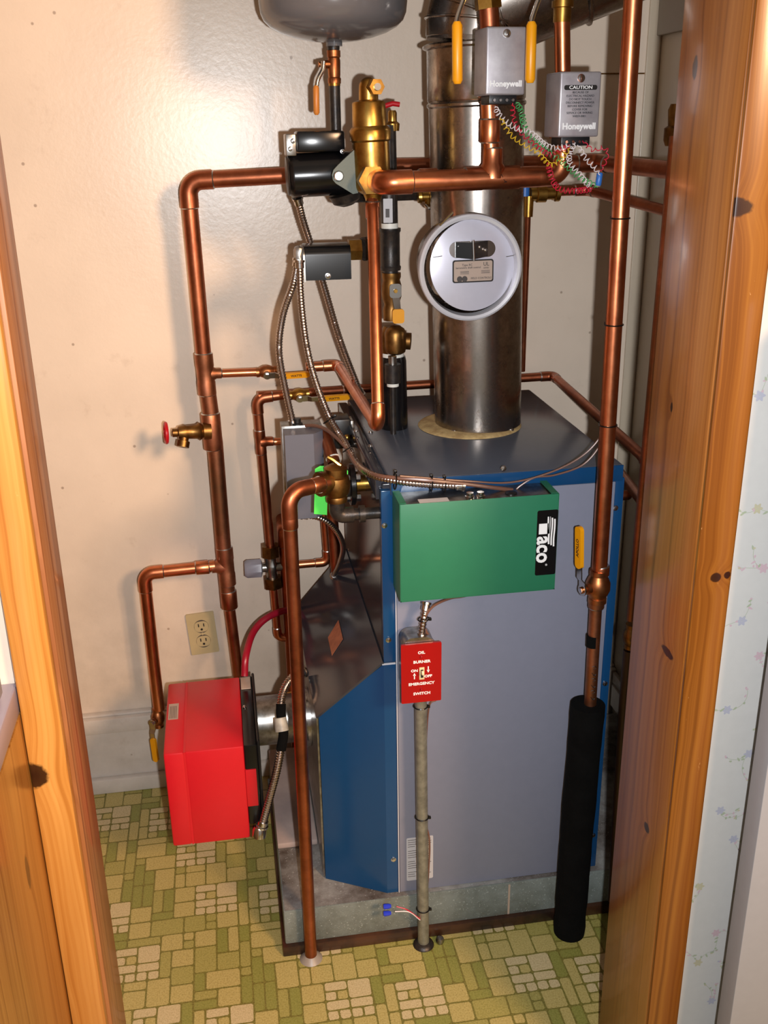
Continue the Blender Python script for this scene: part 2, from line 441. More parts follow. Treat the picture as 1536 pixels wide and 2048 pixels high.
def ziptie(p, d, r, label, out=V((.5, -1, 0)), group='black cable ties on the pipes and conduits'):
    x, y, d = frame(d); p = V(p); m = MB()
    pts = [p+x*(math.cos(2*PI*j/24)*r)+y*(math.sin(2*PI*j/24)*r) for j in range(25)]
    m.tube(pts, .0012, 6, cap=True); o = V(out); o = (o-d*o.dot(d)).normalized()
    m.box(p+o*(r+.002), (.005, .005, .005), .001)
    return tag(m.build('cable_tie', 'zip'), label, 'cable tie', group)

# ================================================================== ROOM
BY = 2.179
PT_R = .108
RX = .945
fl = MB()
fl.bb((-1.6, -1.6, -.05), (1.9, BY+.05, -.0004))
U = .0222
def ffill(w, h):
    g = [[0]*w for _ in range(h)]; out = []
    A = [(0, 3, 2, 1, 1), (2, 2, 2, 2, 1), (0, 2, 1, 1, 1), (1, 2, 1, 1, 2), (0, 1, 2, 1, 1), (2, 1, 2, 1, 1), (0, 0, 1, 1, 1), (1, 0, 1, 1, 1), (2, 0, 1, 1, 1), (3, 0, 1, 1, 1)]
    for ox, oy in ((1, 1), (9, 9), (11, 2)):
        for (x, y, a, b, c) in A:
            out.append((ox+x, oy+y, a, b, c))
            for i in range(a):
                for j in range(b): g[oy+y+j][ox+x+i] = 1
    sizes = [(3, 3), (3, 2), (2, 3), (2, 3), (3, 2), (2, 2), (2, 2), (2, 2), (1, 2), (2, 1), (3, 1), (1, 3), (1, 1)]
    for y in range(h):
        for x in range(w):
            if g[y][x]: continue
            for a, b in random.sample(sizes, len(sizes))+[(1, 1)]:
                if x+a <= w and y+b <= h and all(not g[y+j][x+i] for i in range(a) for j in range(b)):
                    for i in range(a):
                        for j in range(b): g[y+j][x+i] = 1
                    ar = a*b; c = random.choice((2, 2, 3) if ar >= 4 else (3, 4, 4, 2) if ar > 1 else (2, 3, 4))
                    out.append((x, y, a, b, c)); break
    return out
mod = ffill(16, 14)
x0, y0 = -1.32, 1.02
for mi in range(7):
    for mj in range(4):
        for (x, y, a, b, c) in mod:
            gx = x0+(mi*16+x+mj*5)*U; gy = y0+(mj*14+y)*U
            if gx < -1.3 or gx+a*U > RX or gy+b*U > BY-.004: continue
            q = .0016; rc = .0042; X0, X1, Y0, Y1 = gx+q, gx+a*U-q, gy+q, gy+b*U-q
            j = lambda: random.uniform(-.0007, .0007)
            poly = []
            for cx, cy, a0 in ((X1-rc, Y1-rc, 0), (X0+rc, Y1-rc, PI/2), (X0+rc, Y0+rc, PI), (X1-rc, Y0+rc, 1.5*PI)):
                for k in range(4):
                    an = a0+PI/2*k/3; poly.append((cx+math.cos(an)*rc+j(), cy+math.sin(an)*rc+j(), 0))
            fl.m = c; fl.add(poly, [list(range(len(poly)))])
fl.m = 0
struct(fl.build('floor', FLOORM, flat=True))
m = MB(); m.bb((-1.3, BY, -.05), (RX+.1, BY+.08, 2.45)); struct(m.build('wall_back', 'wall', flat=True))
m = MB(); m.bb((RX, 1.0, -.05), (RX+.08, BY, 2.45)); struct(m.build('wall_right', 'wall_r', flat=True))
m = MB(); m.bb((-1.38, 1.19, -.05), (-1.3, BY, 2.45)); struct(m.build('wall_left', 'wall', flat=True))
m = MB(); m.bb((-1.4, 1.0, 2.45), (RX+.1, BY+.1, 2.5)); struct(m.build('ceiling', 'ceil', flat=True))
# baseboard
zc = P(165, 1437, y=2.155).z; zd = P(170, 1470, y=2.155).z; zs_ = P(185, 1556, y=2.155).z
m = MB(); m.bb((-1.3, 2.158, 0), (RX, BY-.0005, zd)); m.bb((-1.3, 2.148, zd+.001), (RX, BY-.0005, zc-.006), .003); m.bb((-1.3, 2.162, zc-.006), (RX, BY-.0005, zc), .002)
m.bb((-1.3, 2.140, 0), (RX, 2.158, zs_), .004)
struct(m.build('baseboard_back', 'trimwhite'))
m = MB(); m.bb((RX-.016, 1.3, PT_R), (RX-.0005, 2.138, .17), .003); m.bb((RX-.012, 1.3, .17), (RX-.0005, 2.146, .20), .003); struct(m.build('baseboard_right', 'trimwhite'))
# seam strip and corner batten on the back wall
a = P(1200, 149, y=BY); m = MB(); m.bb((.80, BY-.0022, a.z), (RX-.002, BY-.0003, a.z+.0028)); struct(m.build('trim_4', 'brass_dull'))
a = P(1279, 300, y=BY-.01); m = MB(); m.bb((RX-.030, BY-.008, .12), (RX-.0005, BY-.0004, 2.45), .002); struct(m.build('trim_5', 'wall_r'))

# door frame: planes
YF, YB = 1.145, 1.25         # front and back of the closet's front wall
xl = P(253, 2048, y=YB).x; xr = P(1198, 2048, y=YB).x
lz = lambda px, py, y: P(px, py, y=y)
yfl = P(225, 2048, x=xl).y   # near edge of the left jamb face
yfr = P(1290, 2048, x=xr).y
xlo = P(143, 2048, y=yfl-.018).x; xro = P(1355, 2048, y=yfr-.006).x
kn = P(48, 1555, y=yfl-.018)
MT['pine_lf'] = pine('pine_left_casing', 0, (190, 128, 58), (162, 98, 34), (204, 146, 74), [(xlo+.003, kn.z, .024, .022)], sc_=120)
MT['pine_lj'] = pine('pine_left_jamb', 1, (168, 108, 62), (138, 82, 42), (182, 122, 74), [], rough=.5)
k1 = P(1335, 1305, x=xr); k2 = P(1293, 1655, x=xr); k3 = P(1343, 815, x=xr); k4 = P(1390, 135, x=xr)
MT['pine_rj'] = pine('pine_right_jamb', 1, (146, 88, 36), (120, 68, 24), (158, 100, 44), [(k1.y, k1.z, .022, .008), (k2.y, k2.z, .012, .009), (k3.y, k3.z, .004, .008), (k4.y, k4.z, .008, .016)])
k5 = P(1432, 1155, y=yfr-.006); k6 = P(1468, 415, y=yfr-.006); k7 = P(1468, 1155, y=yfr-.018)
MT['pine_rf'] = pine('pine_right_casing', 0, (122, 74, 24), (100, 56, 14), (136, 88, 32), [(k6.x, k6.z, .028, .013), (k5.x, k5.z, .009, .008), (xro-.006, k5.z+.002, .006, .006)])
MT['pine_cab'] = pine('pine_cabinet', 1, (160, 104, 44), (132, 78, 26), (172, 118, 54), [(yfl-.10, kn.z-.08, .01, .03)])
# left jamb and casing
m = MB(); m.bb((xl-.02, yfl, 0), (xl, YB, 2.2), .002); struct(m.build('trim_1', 'pine_lj'))
m = MB(); m.bb((xlo, yfl-.018, 0), (xl-.004, yfl-.0006, 2.2), .005); struct(m.build('trim_2', 'pine_lf'))
m = MB(); m.bb((-1.38, yfl+.001, -.05), (xl-.0205, YB-.002, 2.45)); struct(m.build('wall_front', 'wall', flat=True))
# right jamb and casing
m = MB(); m.bb((xr, yfr, 0), (xr+.02, YB, 2.3), .0015)
struct(m.build('trim_3', 'pine_rj'))
m = MB(); m.bb((xr+.0015, yfr-.006, 0), (xro, yfr-.0006, 2.3), .004)
struct(m.build('trim_6', 'pine_rf'))
# wallpapered wall right of the casing
wp = MB(); wp.bb((xr+.021, yfr+.0005, -.05), (1.9, YB-.003, 2.45))
wy = yfr+.0003; wk = [0]
def leaf(cx, cz, L, w, a, mi):
    wp.m = mi; n = 8; poly = []; wk[0] = (wk[0]+1) % 40; wy = yfr+.0003-.00001*wk[0]
    for k in range(n):
        t_ = 2*PI*k/n; u = math.cos(t_)*L/2; v = math.sin(t_)*w/2*(1-.4*math.cos(t_)); poly.append((cx+u*math.cos(a)-v*math.sin(a), wy, cz+u*math.sin(a)+v*math.cos(a)))
    wp.add(poly, [list(range(n))])
def stemp(cx, cz, L, a, curl):
    wp.m = 1; n = 12; pts = []
    for k in range(n+1): pts.append((cx, cz)); a += curl/n; cx += math.cos(a)*L/n; cz += math.sin(a)*L/n
    for (ax_, az), (bx_, bz) in zip(pts, pts[1:]):
        nx, nz = -(bz-az), bx_-ax_; l_ = math.hypot(nx, nz); nx *= .0003/l_; nz *= .0003/l_
        wp.add([(ax_-nx, wy, az-nz), (ax_+nx, wy, az+nz), (bx_+nx, wy, bz+nz), (bx_-nx, wy, bz-nz)], [[0, 1, 2, 3]])
    return pts
rw = random.Random(3)
for i in range(7):
    for j_ in range(26):
        cx = xro+.02+i*.075+(j_ % 2)*.036+rw.uniform(-.01, .01); cz = .02+j_*.075+rw.uniform(-.012, .012)
        kd = rw.choice((2, 3, 4))
        for k in range(6): leaf(cx+math.cos(k*PI/3)*.0042, cz+math.sin(k*PI/3)*.0042, .0074, .0046, k*PI/3, kd)
        for s_ in (rw.uniform(0, 6), rw.uniform(0, 6)):
            pt = stemp(cx, cz, rw.uniform(.03, .05), s_, rw.uniform(-2.4, 2.4))
            for q in pt[3::3]: leaf(q[0]+rw.uniform(-.003, .003), q[1]+rw.uniform(-.003, .003), rw.uniform(.004, .009), .003, rw.uniform(0, 6), rw.choice((1, 1, 1, 2)))
            leaf(pt[-1][0], pt[-1][1], .004, .003, 0, rw.choice((2, 3, 4)))
wp.m = 0
struct(wp.build('wall_right_front', [simple('wallpaper', (182, 182, 180), .5), simple('print_sage', (150, 160, 138), .5), simple('print_pink', (180, 158, 166), .5), simple('print_lilac', (158, 160, 174), .5), simple('print_straw', (170, 166, 142), .5)], flat=True))
# white door leaf folded back against the papered wall
a = P(1432, 2048, y=yfr-.05); m = MB(); m.bb((a.x, yfr-.085, .01), (a.x+.75, yfr-.05, 1.32), .002); d1 = struct(m.build('door_1', simple('door_paint', (146, 147, 152), .4)))

# ---- pine cabinet with countertop left of the casing
cabx = xlo-.0004
cz_ = P(22, 1400, x=cabx).z
t1 = thing('base_cabinet', 'varnished pine base cabinet at the left edge, under a pale countertop', 'cabinet', (cabx-.3, yfl-.3, 0))
MB().bb((cabx-.55, yfl-.62, .0), (cabx-.0, yfl-.001, cz_-.04), .0).build('body', 'pine_cab', t1)
tag(MB().bb((cabx-.56, yfl-.66, cz_-.038), (cabx, yfl-.002, cz_), .003).build('countertop', 'counter'), 'pale lilac-white countertop slab on the pine cabinet at the left edge', 'countertop')
a = P(8, 1385, y=yfl-.03)
tag(MB().bb((a.x-.3, yfl-.16, cz_+.001), (a.x, yfl-.03, cz_+.30), .006).build('storage_box', 'gridwhite'), 'white box standing on the countertop, cut off by the left picture edge', 'box')

# ---- outlet
R3 = Matrix.Identity(3)
oc = P(405, 1265, y=BY)
t1 = thing('wall_outlet', 'ivory duplex outlet plate on the back wall above the red burner', 'outlet', oc)
X = V((1, 0, 0)); Z = V((0, 0, 1)); Yv = V((0, 1, 0)); Rr = Matrix.Rotation(math.radians(-3.5), 3, 'Y')
ox, oz = Rr @ X, Rr @ Z
MB().rrect(oc+V((0, -.0062, 0)), ox, oz, .066, .108, .003, V((0, .006, 0))).build('plate', 'outlet', t1)
for s_ in (1, -1):
    c0 = oc+oz*(.0195*s_)+V((0, -.0064, 0)); r_ = MB().rrect(c0-V((0, .0012, 0)), ox, oz, .033, .028, .012, V((0, .0018, 0)), 6).build('receptacle', 'outlet', t1)
    q = MB().lathe(c0, V((0, -1, 0)), [(0, .0172), (.0004, .0172)], 28, sx=1.0).build('rim_line', 'inkgrey', t1)
    sl = MB()
    for dx_ in (-.0062, .0062): sl.box(c0+ox*dx_+oz*.004+V((0, -.0014, 0)), (.0024, .0012, .008), 0, Rr)
    sl.lathe(c0-oz*.007+V((0, -.0010, 0)), V((0, -1, 0)), [(0, .0028), (.0010, .0028)], 14)
    sl.build('slots', 'dark', r_)
screw(oc+V((0, -.0062, 0)), V((0, -1, 0)), .003, 'outlet', t1)

# ================================================================== PAD + BOILER
XW_ = .127; PT = .105; PY = 1.549; PX0 = .036; PX1 = RX-.003; PYB = 2.10
t1 = thing('boiler_pad', 'low concrete block pad under the blue and grey boiler, stained on top', 'pad', (.4, 1.8, 0))
m = MB(); bx_ = [PX0, PX0+.205, PX0+.47, PX1]
m.bb((PX0, PY, .024), (PX1, PYB, PT), .003); m.m = 0
m.build('block', 'concrete_face', t1)
m = MB(); m.add([(PX0+.003, PY+.002, PT+.0006), (PX1, PY+.002, PT+.0006), (PX1, PYB, PT+.0006), (PX0+.003, PYB, PT+.0006)], [[0, 1, 2, 3]]); m.build('top_face', 'concrete', t1)
m = MB(); m.bb((PX0-.006, PY-.008, 0), (PX1, PYB, .024), .003); m.build('wood_sill', 'wetwood', t1, 'dark stained wood strip under the blocks')
for xx in (P(1018, 1790, y=PY).x,): MB().bb((xx-.002, PY-.0006, .026), (xx+.002, PY+.001, PT-.004)).build('mortar_joint', 'tan_label', t1)
b0 = P(549, 1700, z=PT); MB().bb((PX0+.001, b0.y, PT+.001), (XW_-.006, PYB-.02, PT+.014), .002).build('floor_board', 'pad_tile', t1, 'pinkish grey board lying on the back of the pad')

ZT = .973; XR = .668; XL = .243; XW = .127; YFB = 1.562; YBK = 2.10; ZS = .626; ZS2 = .490
t1 = thing('boiler', 'blue and grey floor-standing oil boiler with sloped glossy hood on its left', 'boiler', ((XL+XR)/2, 1.83, PT))
# core body
m = MB(); m.bb((XL+.004, YFB+.012, PT+.001), (XR-.002, YBK, ZT-.012), .002); m.build('jacket', 'blue_shaded', t1)
lip = MB(); lip.bb((XL+.016, YFB-.003, ZT-.030), (XR, YBK, ZT), .003); lid = lip.build('top_panel', 'top_grey', t1)
# blue front flange of the top
MB().bb((XL+.017, YFB-.0045, ZT-.030), (XR+.0005, YFB-.002, ZT-.001), .0005).build('top_flange', 'blue', t1)
# left flange of the top panel with screws
fm = MB(); fm.bb((XL-.006, YFB+.02, ZT-.042), (XL+.013, YBK, ZT-.006), .002); fm.build('side_flange', 'blue_shaded', t1)
for q in ((712, 863), (741, 865), (741, 893)):
    screw(P(*q, z=ZT)+V((0, 0, .0002)), Z, .004, 'chrome', t1)
# corner posts: left upper, right full
xg0 = P(795, 1500, y=YFB).x; xg1 = P(1200, 1400, y=YFB).x
m = MB(); m.bb((XL, YFB, ZS), (xg0, YFB+.02, ZT-.020), .001); m.build('left_post', 'blue', t1)
m = MB(); m.bb((xg1, YFB, PT+.003), (XR+.006, YFB+.02, ZT-.026), .001); m.build('right_post', 'blue', t1)
m = MB(); m.bb((XR-.001, YFB+.02, PT+.003), (XR+.006, YBK, ZT-.026)); m.build('right_side', 'blue', t1)
m = MB(); m.bb((XL, YFB+.02, ZS-.02), (XL+.006, YBK, ZT-.02)); m.build('left_side', 'blue_shaded', t1)
# grey door panel
gp = MB(); gp.bb((xg0+.0015, YFB-.002, PT+.002), (xg1-.0008, YFB+.011, ZT-.0315), .0015); gp.build('front_panel', 'panel', t1)
MB().bb((xg0-.0012, YFB-.003, PT+.002), (xg0+.0005, YFB, ZT-.036)).build('panel_edge', 'panel_edge', t1)
# lower-left burner jacket: flat strip + angled side, sloped hood
yl = P(655, 1758, z=PT).y
pts = [V((XW, yl, 0)), V((P(770, 1500, y=YFB).x, YFB, 0)), V((xg0-.0015, YFB, 0)), V((xg0-.0015, 1.75, 0)), V((XW, YBK-.005, 0))]
def up_(p, z): return V((p.x, p.y, z))
lo = [up_(p, PT+.002) for p in pts]
hi = [up_(pts[0], ZS2), up_(pts[1], ZS-.004), up_(pts[2], ZS-.004), up_(pts[3], ZS-.004), up_(pts[4], ZS2)]
m = MB(); n = len(pts); m.add(lo+hi, [[i, (i+1) % n, n+(i+1) % n, n+i] for i in range(n)]+[[0, 1, 2, 3, 4][::-1], [5, 6, 9], [6, 7, 8], [6, 8, 9]])
m.build('burner_side_panel', 'blue', t1, flat=True)
MB().bb((P(764, 1310, y=YFB).x, YFB-.0008, ZS-.005), (xg0-.002, YFB+.002, ZS-.002)).build('seam_strip', 'panel_edge', t1)
# hood slab
d_ = V((XL-XW, 0, ZS-ZS2)).normalized(); nrm = V((-d_.z, 0, d_.x))
A_ = V((XW-.003, yl-.006, ZS2-.003)); B_ = V((XL+.001, YFB-.002, ZS)); C_ = V((XL+.001, YBK-.01, ZS)); D_ = V((XW-.003, YBK-.01, ZS2-.003))
m = MB(); m.prism([A_, B_, C_, D_], nrm*.004); hood = m.build('sloped_hood', 'blue_shaded', t1, flat=True)
lp = [V((0, 0, CH))]
def onhood(px, py):
    r = CAMX*((px-768)/F)+CAMY*((py-1024)/F)+CAMZ; o = V((0, 0, CH)); q = A_+nrm*.0045
    return o+r*((q-o).dot(nrm)/r.dot(nrm))
m = MB(); m.prism([onhood(656, 1275), onhood(677, 1240), onhood(686, 1278), onhood(664, 1312)], nrm*.0004); m.build('hood_label', 'rust_label', t1, 'rust coloured warning label on the hood')
# jacket end plate on the left side
m = MB(); m.bb((XW-.004, yl+.006, PT+.002), (XW-.0005, YBK-.02, ZS2-.006)); m.build('left_end_plate', 'steel', t1)
for q in ((769, 1051), (777, 1280), (1231, 1016), (1210, 1367), (1186, 1670), (787, 1719)):
    p = P(*q, y=YFB-.0005); screw(p, V((0, -1, 0)), .0040, 'chrome', t1)
screw(P(1007, 937, y=YFB-.004), V((0, -1, 0)), .0042, 'chrome', t1)
# white data label
lc0 = P(813, 1697, y=YFB-.0025); lc1 = P(866, 1757, y=YFB-.0025); lw = lc1.x-lc0.x; lh = abs(P(838, 1672, y=YFB-.0025).z-P(838, 1757, y=YFB-.0025).z)
cc = V(((lc0.x+lc1.x)/2, YFB-.0023, (P(838, 1672, y=YFB).z+P(838, 1757, y=YFB).z)/2))
m = MB(); m.rrect(cc, X, Z, lw, lh, .003, V((0, -.0004, 0))); lb = m.build('data_label', 'paper', t1, 'small white printed label low on the grey panel')
m = MB(); rl = random.Random(5)
for i in range(18):
    if i % 5 == 4: continue
    zz = cc.z+lh*.44-i*lh*.05
    for sx_ in (-1, 1):
        w_ = lw*rl.uniform(.26, .40); xa = cc.x+(-lw*.45 if sx_ < 0 else lw*.04); m.bb((xa, YFB-.0029, zz), (xa+w_, YFB-.0027, zz+.0010))
m.build('print_lines', 'inkgrey', lb)

# ---- furnace cement + flue pipe
FC = V((.485, 1.857, ZT))
fr = .0845
MB().lathe(V((FC.x-.017, FC.y-.001, ZT+.0005)), Z, [(0, .102), (.002, .100), (.005, .090), (.006, .080)], 40).build('cement', 'cement')
tag(bpy.data.objects['cement'], 'ring of yellowish furnace cement around the foot of the flue on the boiler top', 'cement')
t1 = thing('flue_pipe', 'wide galvanised steel flue pipe rising from the boiler top and turning right', 'flue pipe', FC+V((0, 0, .004)))
FT = P(952, 92, y=1.857); FT2 = P(950, 205, y=1.857)
m = MB(); ax = (FT-FC); L = ax.length; h2 = (FT2-FC).length
m.lathe(FC+V((0, 0, .004)), ax, [(0, fr), (h2-.012, fr), (h2-.009, fr+.003), (h2-.005, fr+.003), (h2-.002, fr), (h2+.001, fr+.002), (h2+.07, fr+.0015), (L-.004, fr+.0015)], 64)
m.build('lower_section', 'flue', t1)
cr = P(957, 16, y=1.857); en = P(1300, -126, y=1.80)
path, arcs = fillet([FT, cr, en], .12, 5)
m = MB(); path = resample(path, .045)
m = MB(); m.tube([FT]+path[1:3], lambda i: fr+.003, 48); m.lathe(FT-ax.normalized()*.005, ax, [(0, fr+.002), (.003, fr+.0085), (.007, fr+.0085), (.010, fr+.003)], 64)
m.build('elbow_collar', 'flue', t1)
path2, arcs = fillet([FT+ax.normalized()*.01, cr, en], .10, 4)
m = MB(); m.tube(path2, lambda i: fr+.004 if i else fr+.003, 48)
for i in range(1, 6):
    a_, b_ = path2[i], (path2[i+1]-path2[i-1]).normalized()
    m.lathe(a_-b_*.003, b_, [(0, fr+.003), (.002, fr+.0075), (.004, fr+.0075), (.006, fr+.003)], 48)
m.build('elbow', 'flue', t1)
q0 = P(1085, -40, y=1.84)
dd = (en-cr).normalized()
for kk in (.17, .30):
    MB().lathe(cr+dd*kk-dd*.004, dd, [(0, fr+.004), (.003, fr+.009), (.006, fr+.009), (.009, fr+.004)], 48).build('crimp_ring', 'flue', t1)
for q in ((906, 868), (1012, 862)):
    p = P(*q, y=1.80); dv = (V((p.x, p.y, 0))-V((FC.x, FC.y, 0))).normalized(); p = V((FC.x, FC.y, P(*q, y=1.785).z))+dv*fr
    screw(p, dv, .0035, 'chrome', t1)
for q in ((1065, 84), (1188, 34)):
    p = P(*q, y=1.84); screw(p, V((0, -1, -.4)), .0045, 'chrome', t1)

# ---- draft regulator
dc = P(942, 537, y=1.675); fd = V((-.02, -1, -.02)).normalized()
t1 = thing('draft_regulator', 'round pale metal draft regulator on the front of the flue pipe', 'draft regulator', dc)
ro = rad(212, dc)
m = MB(); m.lathe(dc-fd*.12, fd, [(0, ro*.80), (.09, ro*.80), (.105, ro*.88)], 56, cap=False); m.build('tee_collar', 'flue', t1)
dx2 = V(fd).cross(Z).normalized()*-1
if dx2.x < 0: dx2 = -dx2
dz2 = dx2.cross(fd)
if dz2.z < 0: dz2 = -dz2
def ringm(c, n_, prof, seg=64):
    x, y, n_ = frame(n_); R = []
    for h, r in prof+[prof[0]]: R.append([c+n_*h+x*math.cos(2*PI*j/seg)*r+y*math.sin(2*PI*j/seg)*r for j in range(seg)])
    return MB().rings(R, cap=False)
ringm(dc, fd, [(-.030, ro*.80), (-.030, ro*.97), (-.004, ro), (0, ro*.985), (.002, ro*.95), (0, ro*.90), (-.012, ro*.875), (-.028, ro*.865)]).build('outer_ring', 'damper_ring', t1)
tilt = Matrix.Rotation(math.radians(-4), 3, X) @ Matrix.Rotation(math.radians(7), 3, Z)
dn = tilt @ fd; dx3 = tilt @ dx2; dz3 = tilt @ dz2; pc = dc+V((.004, .008, .004)); rp = ro*.845
m = MB(); m.lathe(pc-dn*.002, dn, [(0, rp*.98), (.002, rp), (.004, rp), (.0045, rp*.985)], 64); g = m.build('gate_disc', 'damper', t1)
def dp(u, v, h=.0046): return pc+dx3*u*ro+dz3*v*ro+dn*h
# centre clip + weight
m = MB(); m.rrect(dp(-.02, .30), dx3, dz3, ro*.92, ro*.30, ro*.15, dn*.0012, 8); w_ = m.build('clip_plate', 'chrome', t1)
m = MB(); m.prism([dp(-.36, .44, .006), dp(-.36, .16, .006), dp(-.04, .12, .010), dp(-.04, .42, .010)], dn*.0015); m.build('dark_tab', MT['blackpaint'], w_)
m = MB(); m.prism([dp(.0, .42, .010), dp(.0, .12, .010), dp(.28, .16, .006), dp(.28, .45, .006)], dn*.0015); m.build('dark_tab', 'iron', w_)
m = MB(); m.tube([dp(-.03, .47, .012), dp(-.02, .10, .014)], .0022, 8); m.build('weight_rod', 'chrome', w_)
m = MB(); m.box(dp(-.23, .35, .0085), (.016, .0006, .004)); m.build('slot', 'white', w_)
for u, v in ((.10, .34), (.17, .30), (.22, .28)): MB().sphere(dp(u, v, .0095), .003, 10).build('bead', 'chrome', w_)
m = MB(); m.rrect(dp(-.0, -.10), dx3, dz3, ro*.82, ro*.42, .004, dn*.0003); q = m.build('name_plate', 'ink', t1, 'brushed name plate with dark border')
m = MB(); m.rrect(dp(-.0, -.10, .0048), dx3, dz3, ro*.77, ro*.37, .003, dn*.0003); m.build('plate_face', 'tan_label', q)
m = MB()
m.text('Type RC', ro*.058, dp(-.12, .015, .0052), dx3, dz3); m.text('barometric draft control', ro*.050, dp(-.10, -.035, .0052), dx3, dz3)
m.text('UL', ro*.10, dp(.26, .02, .0052), dx3, dz3); m.text('LISTED', ro*.035, dp(.26, -.05, .0052), dx3, dz3)
for k in range(3):
    for u in (-.22, .20): m.box(dp(u, -.10-.022*k, .0053), (ro*.26, .0003, ro*.008))
m.text('FIELD CONTROLS', ro*.052, dp(.16, -.235, .0052), dx3, dz3)
for u, s_ in ((-.27, 1), (-.17, -1)): m.lathe(dp(u, -.24, .0052), dn, [(0, ro*.055), (.0003, ro*.055)], 16, sx=1)
m.build('lettering', 'inkgrey', q)
a = P(880, 451, y=1.665); b = P(906, 424, y=1.655)
MB().tube([a, b], .0018, 8).build('adjusting_pin', 'chrome', t1)
for q in ((-.80, .18), (.66, .14)):
    m = MB(); m.tube([dp(q[0], q[1], .0055), dp(q[0]+.18, q[1]+.02, .0055)], .0006, 6); m.build('pivot', 'steel', t1)

# ---- Taco relay box
zt = P(1083, 957, y=YFB).z; fy = P(1115, 985, z=zt).y
TL, TR, BR, BL = P(796, 1013, y=fy), P(1115, 985, y=fy), P(1113, 1177, y=fy), P(804, 1206, y=fy)
bx0 = (TL.x+BL.x)/2; bx1 = (TR.x+BR.x)/2; bz1 = (TL.z+TR.z)/2; bz0 = (BL.z+BR.z)/2
t1 = thing('relay_box', 'green switching relay box with black logo label, mounted on the grey boiler panel', 'relay box', ((bx0+bx1)/2, YFB-.003, bz0))
tb = YFB-.0025
m = MB(); th = .0016
m.bb((bx0, fy, bz0), (bx1, fy+th, bz1), .0005); m.bb((bx0, fy, bz0), (bx0+th, tb-.001, bz1)); m.bb((bx1-th, fy, bz0), (bx1, tb-.001, bz1)); m.bb((bx0+th, fy+.006, bz1-.0012), (bx0+.012, tb-.002, bz1-.0002)); m.bb((bx1-.012, fy+.006, bz1-.0012), (bx1-th, tb-.002, bz1-.0002))
m.bb((bx0, fy, bz0), (bx1, tb-.001, bz0+th))
m.build('cover', 'green', t1)
m = MB(); m.bb((bx0+.003, fy+.003, bz0+.003), (bx1-.003, tb, bz1-.0035)); m.build('chassis', 'steel', t1, 'bare metal chassis seen from above')
m = MB(); m.bb((bx0+.035, fy+.008, bz1-.0034), (bx0+.085, fy+.028, bz1-.003)); m.build('paper_sticker', 'paper', t1)
for xx in (.30, .345): MB().lathe(V((bx0+(bx1-bx0)*(xx*1.5), fy+.018, bz1-.0035)), Z, [(0, .008), (.004, .008), (.005, .006), (.010, .006)], 16).build('connector', 'chrome', t1)
g_ = V((bx0+(bx1-bx0)*.72, fy+.026, bz1-.0035)); MB().lathe(g_, Z, [(0, .010), (.002, .010), (.003, .006)], 18).build('grommet', 'blackplastic', t1)
# logo label
l0 = P(1075, 1022, y=fy); l1 = P(1114, 1148, y=fy)
lz1 = P(1095, 1020, y=fy).z; lz0 = P(1095, 1149, y=fy).z; lx0 = l0.x; lx1 = bx1-.0004
m = MB(); m.rrect(V(((lx0+lx1)/2, fy-.0002, (lz0+lz1)/2)), X, Z, lx1-lx0, lz1-lz0, .003, V((0, -.0004, 0))); lg = m.build('logo_label', 'blackpaint', t1, 'black label with white lettering turned sideways')
H_ = lz1-lz0; W_ = lx1-lx0; tx = -Z; ty = X; ly = fy-.0007
def lp_(u, v): return V((lx0+W_*v, ly, lz1-H_*u))     # u down the label, v from its left edge to the right
m = MB()
def bar(u0, v0, u1, v1): m.prism([lp_(u0, v0), lp_(u0, v1), lp_(u1, v1), lp_(u1, v0)], V((0, -.0003, 0)))
bar(.20, .10, .36, .56)           # T stem
bar(.10, .50, .36, .62)           # T arm
for i, (v0, v1) in enumerate(((.56, .64), (.69, .76), (.81, .88))):
    n_ = 14; top = []; bot = []
    for k in range(n_+1):
        u = .10+.02*i+(.42)*k/n_; w_ = .012*math.sin(k/n_*2*PI)
        top.append(lp_(u, v1+w_)); bot.append(lp_(u, v0+w_))
    for k in range(n_): m.prism([top[k], top[k+1], bot[k+1], bot[k]], V((0, -.0003, 0)))
m.text('aco', W_*1.02, lp_(.60, .36), tx, ty, bold=.0010, sx=.93, shear=.0, ext=.00015)
m.text('®', W_*.14, lp_(.84, .52), tx, ty)
m.build('lettering', 'white', lg)

# ---- emergency switch
sy = 1.498
q = [P(800, 1292, y=sy), P(881.5, 1284, y=sy), P(884, 1400, y=sy), P(805, 1408, y=sy)]
s0x, s1x = (q[0].x+q[3].x)/2, (q[1].x+q[2].x)/2; s1z, s0z = (q[0].z+q[1].z)/2, (q[2].z+q[3].z)/2
sc_c = V(((s0x+s1x)/2, sy, (s0z+s1z)/2)); sw, sh = s1x-s0x, s1z-s0z
t1 = thing('emergency_switch', 'red OIL BURNER EMERGENCY SWITCH plate on a metal box at the top of the conduit', 'switch', sc_c+V((0, .03, -sh/2)))
m = MB(); m.rrect(sc_c+V((0, .0045, 0)), X, Z, sw, sh, .002, V((0, -.0045, 0)), 3); m.build('plate', 'switchred', t1)
m = MB(); m.rrect(sc_c+V((-.003, .048, .008)), X, Z, sw*.80, sh*1.02, .018, V((0, -.042, 0)), 6); m.build('handy_box', 'steel', t1)
def sp(u, v): return sc_c+V((u*sw, -.0003, v*sh))
m = MB(); ts = .0072
for s_, u, v, k in (('OIL', 0, .355, 1), ('BURNER', .01, .20, 1), ('ON', -.175, .055, .95), ('OFF', .17, -.055, .95), ('EMERGENCY', .0, -.175, 1), ('SWITCH', .01, -.345, 1)):
    m.text(s_, ts*k, sp(u, v), X, Z, bold=.00022, sx=1.12)
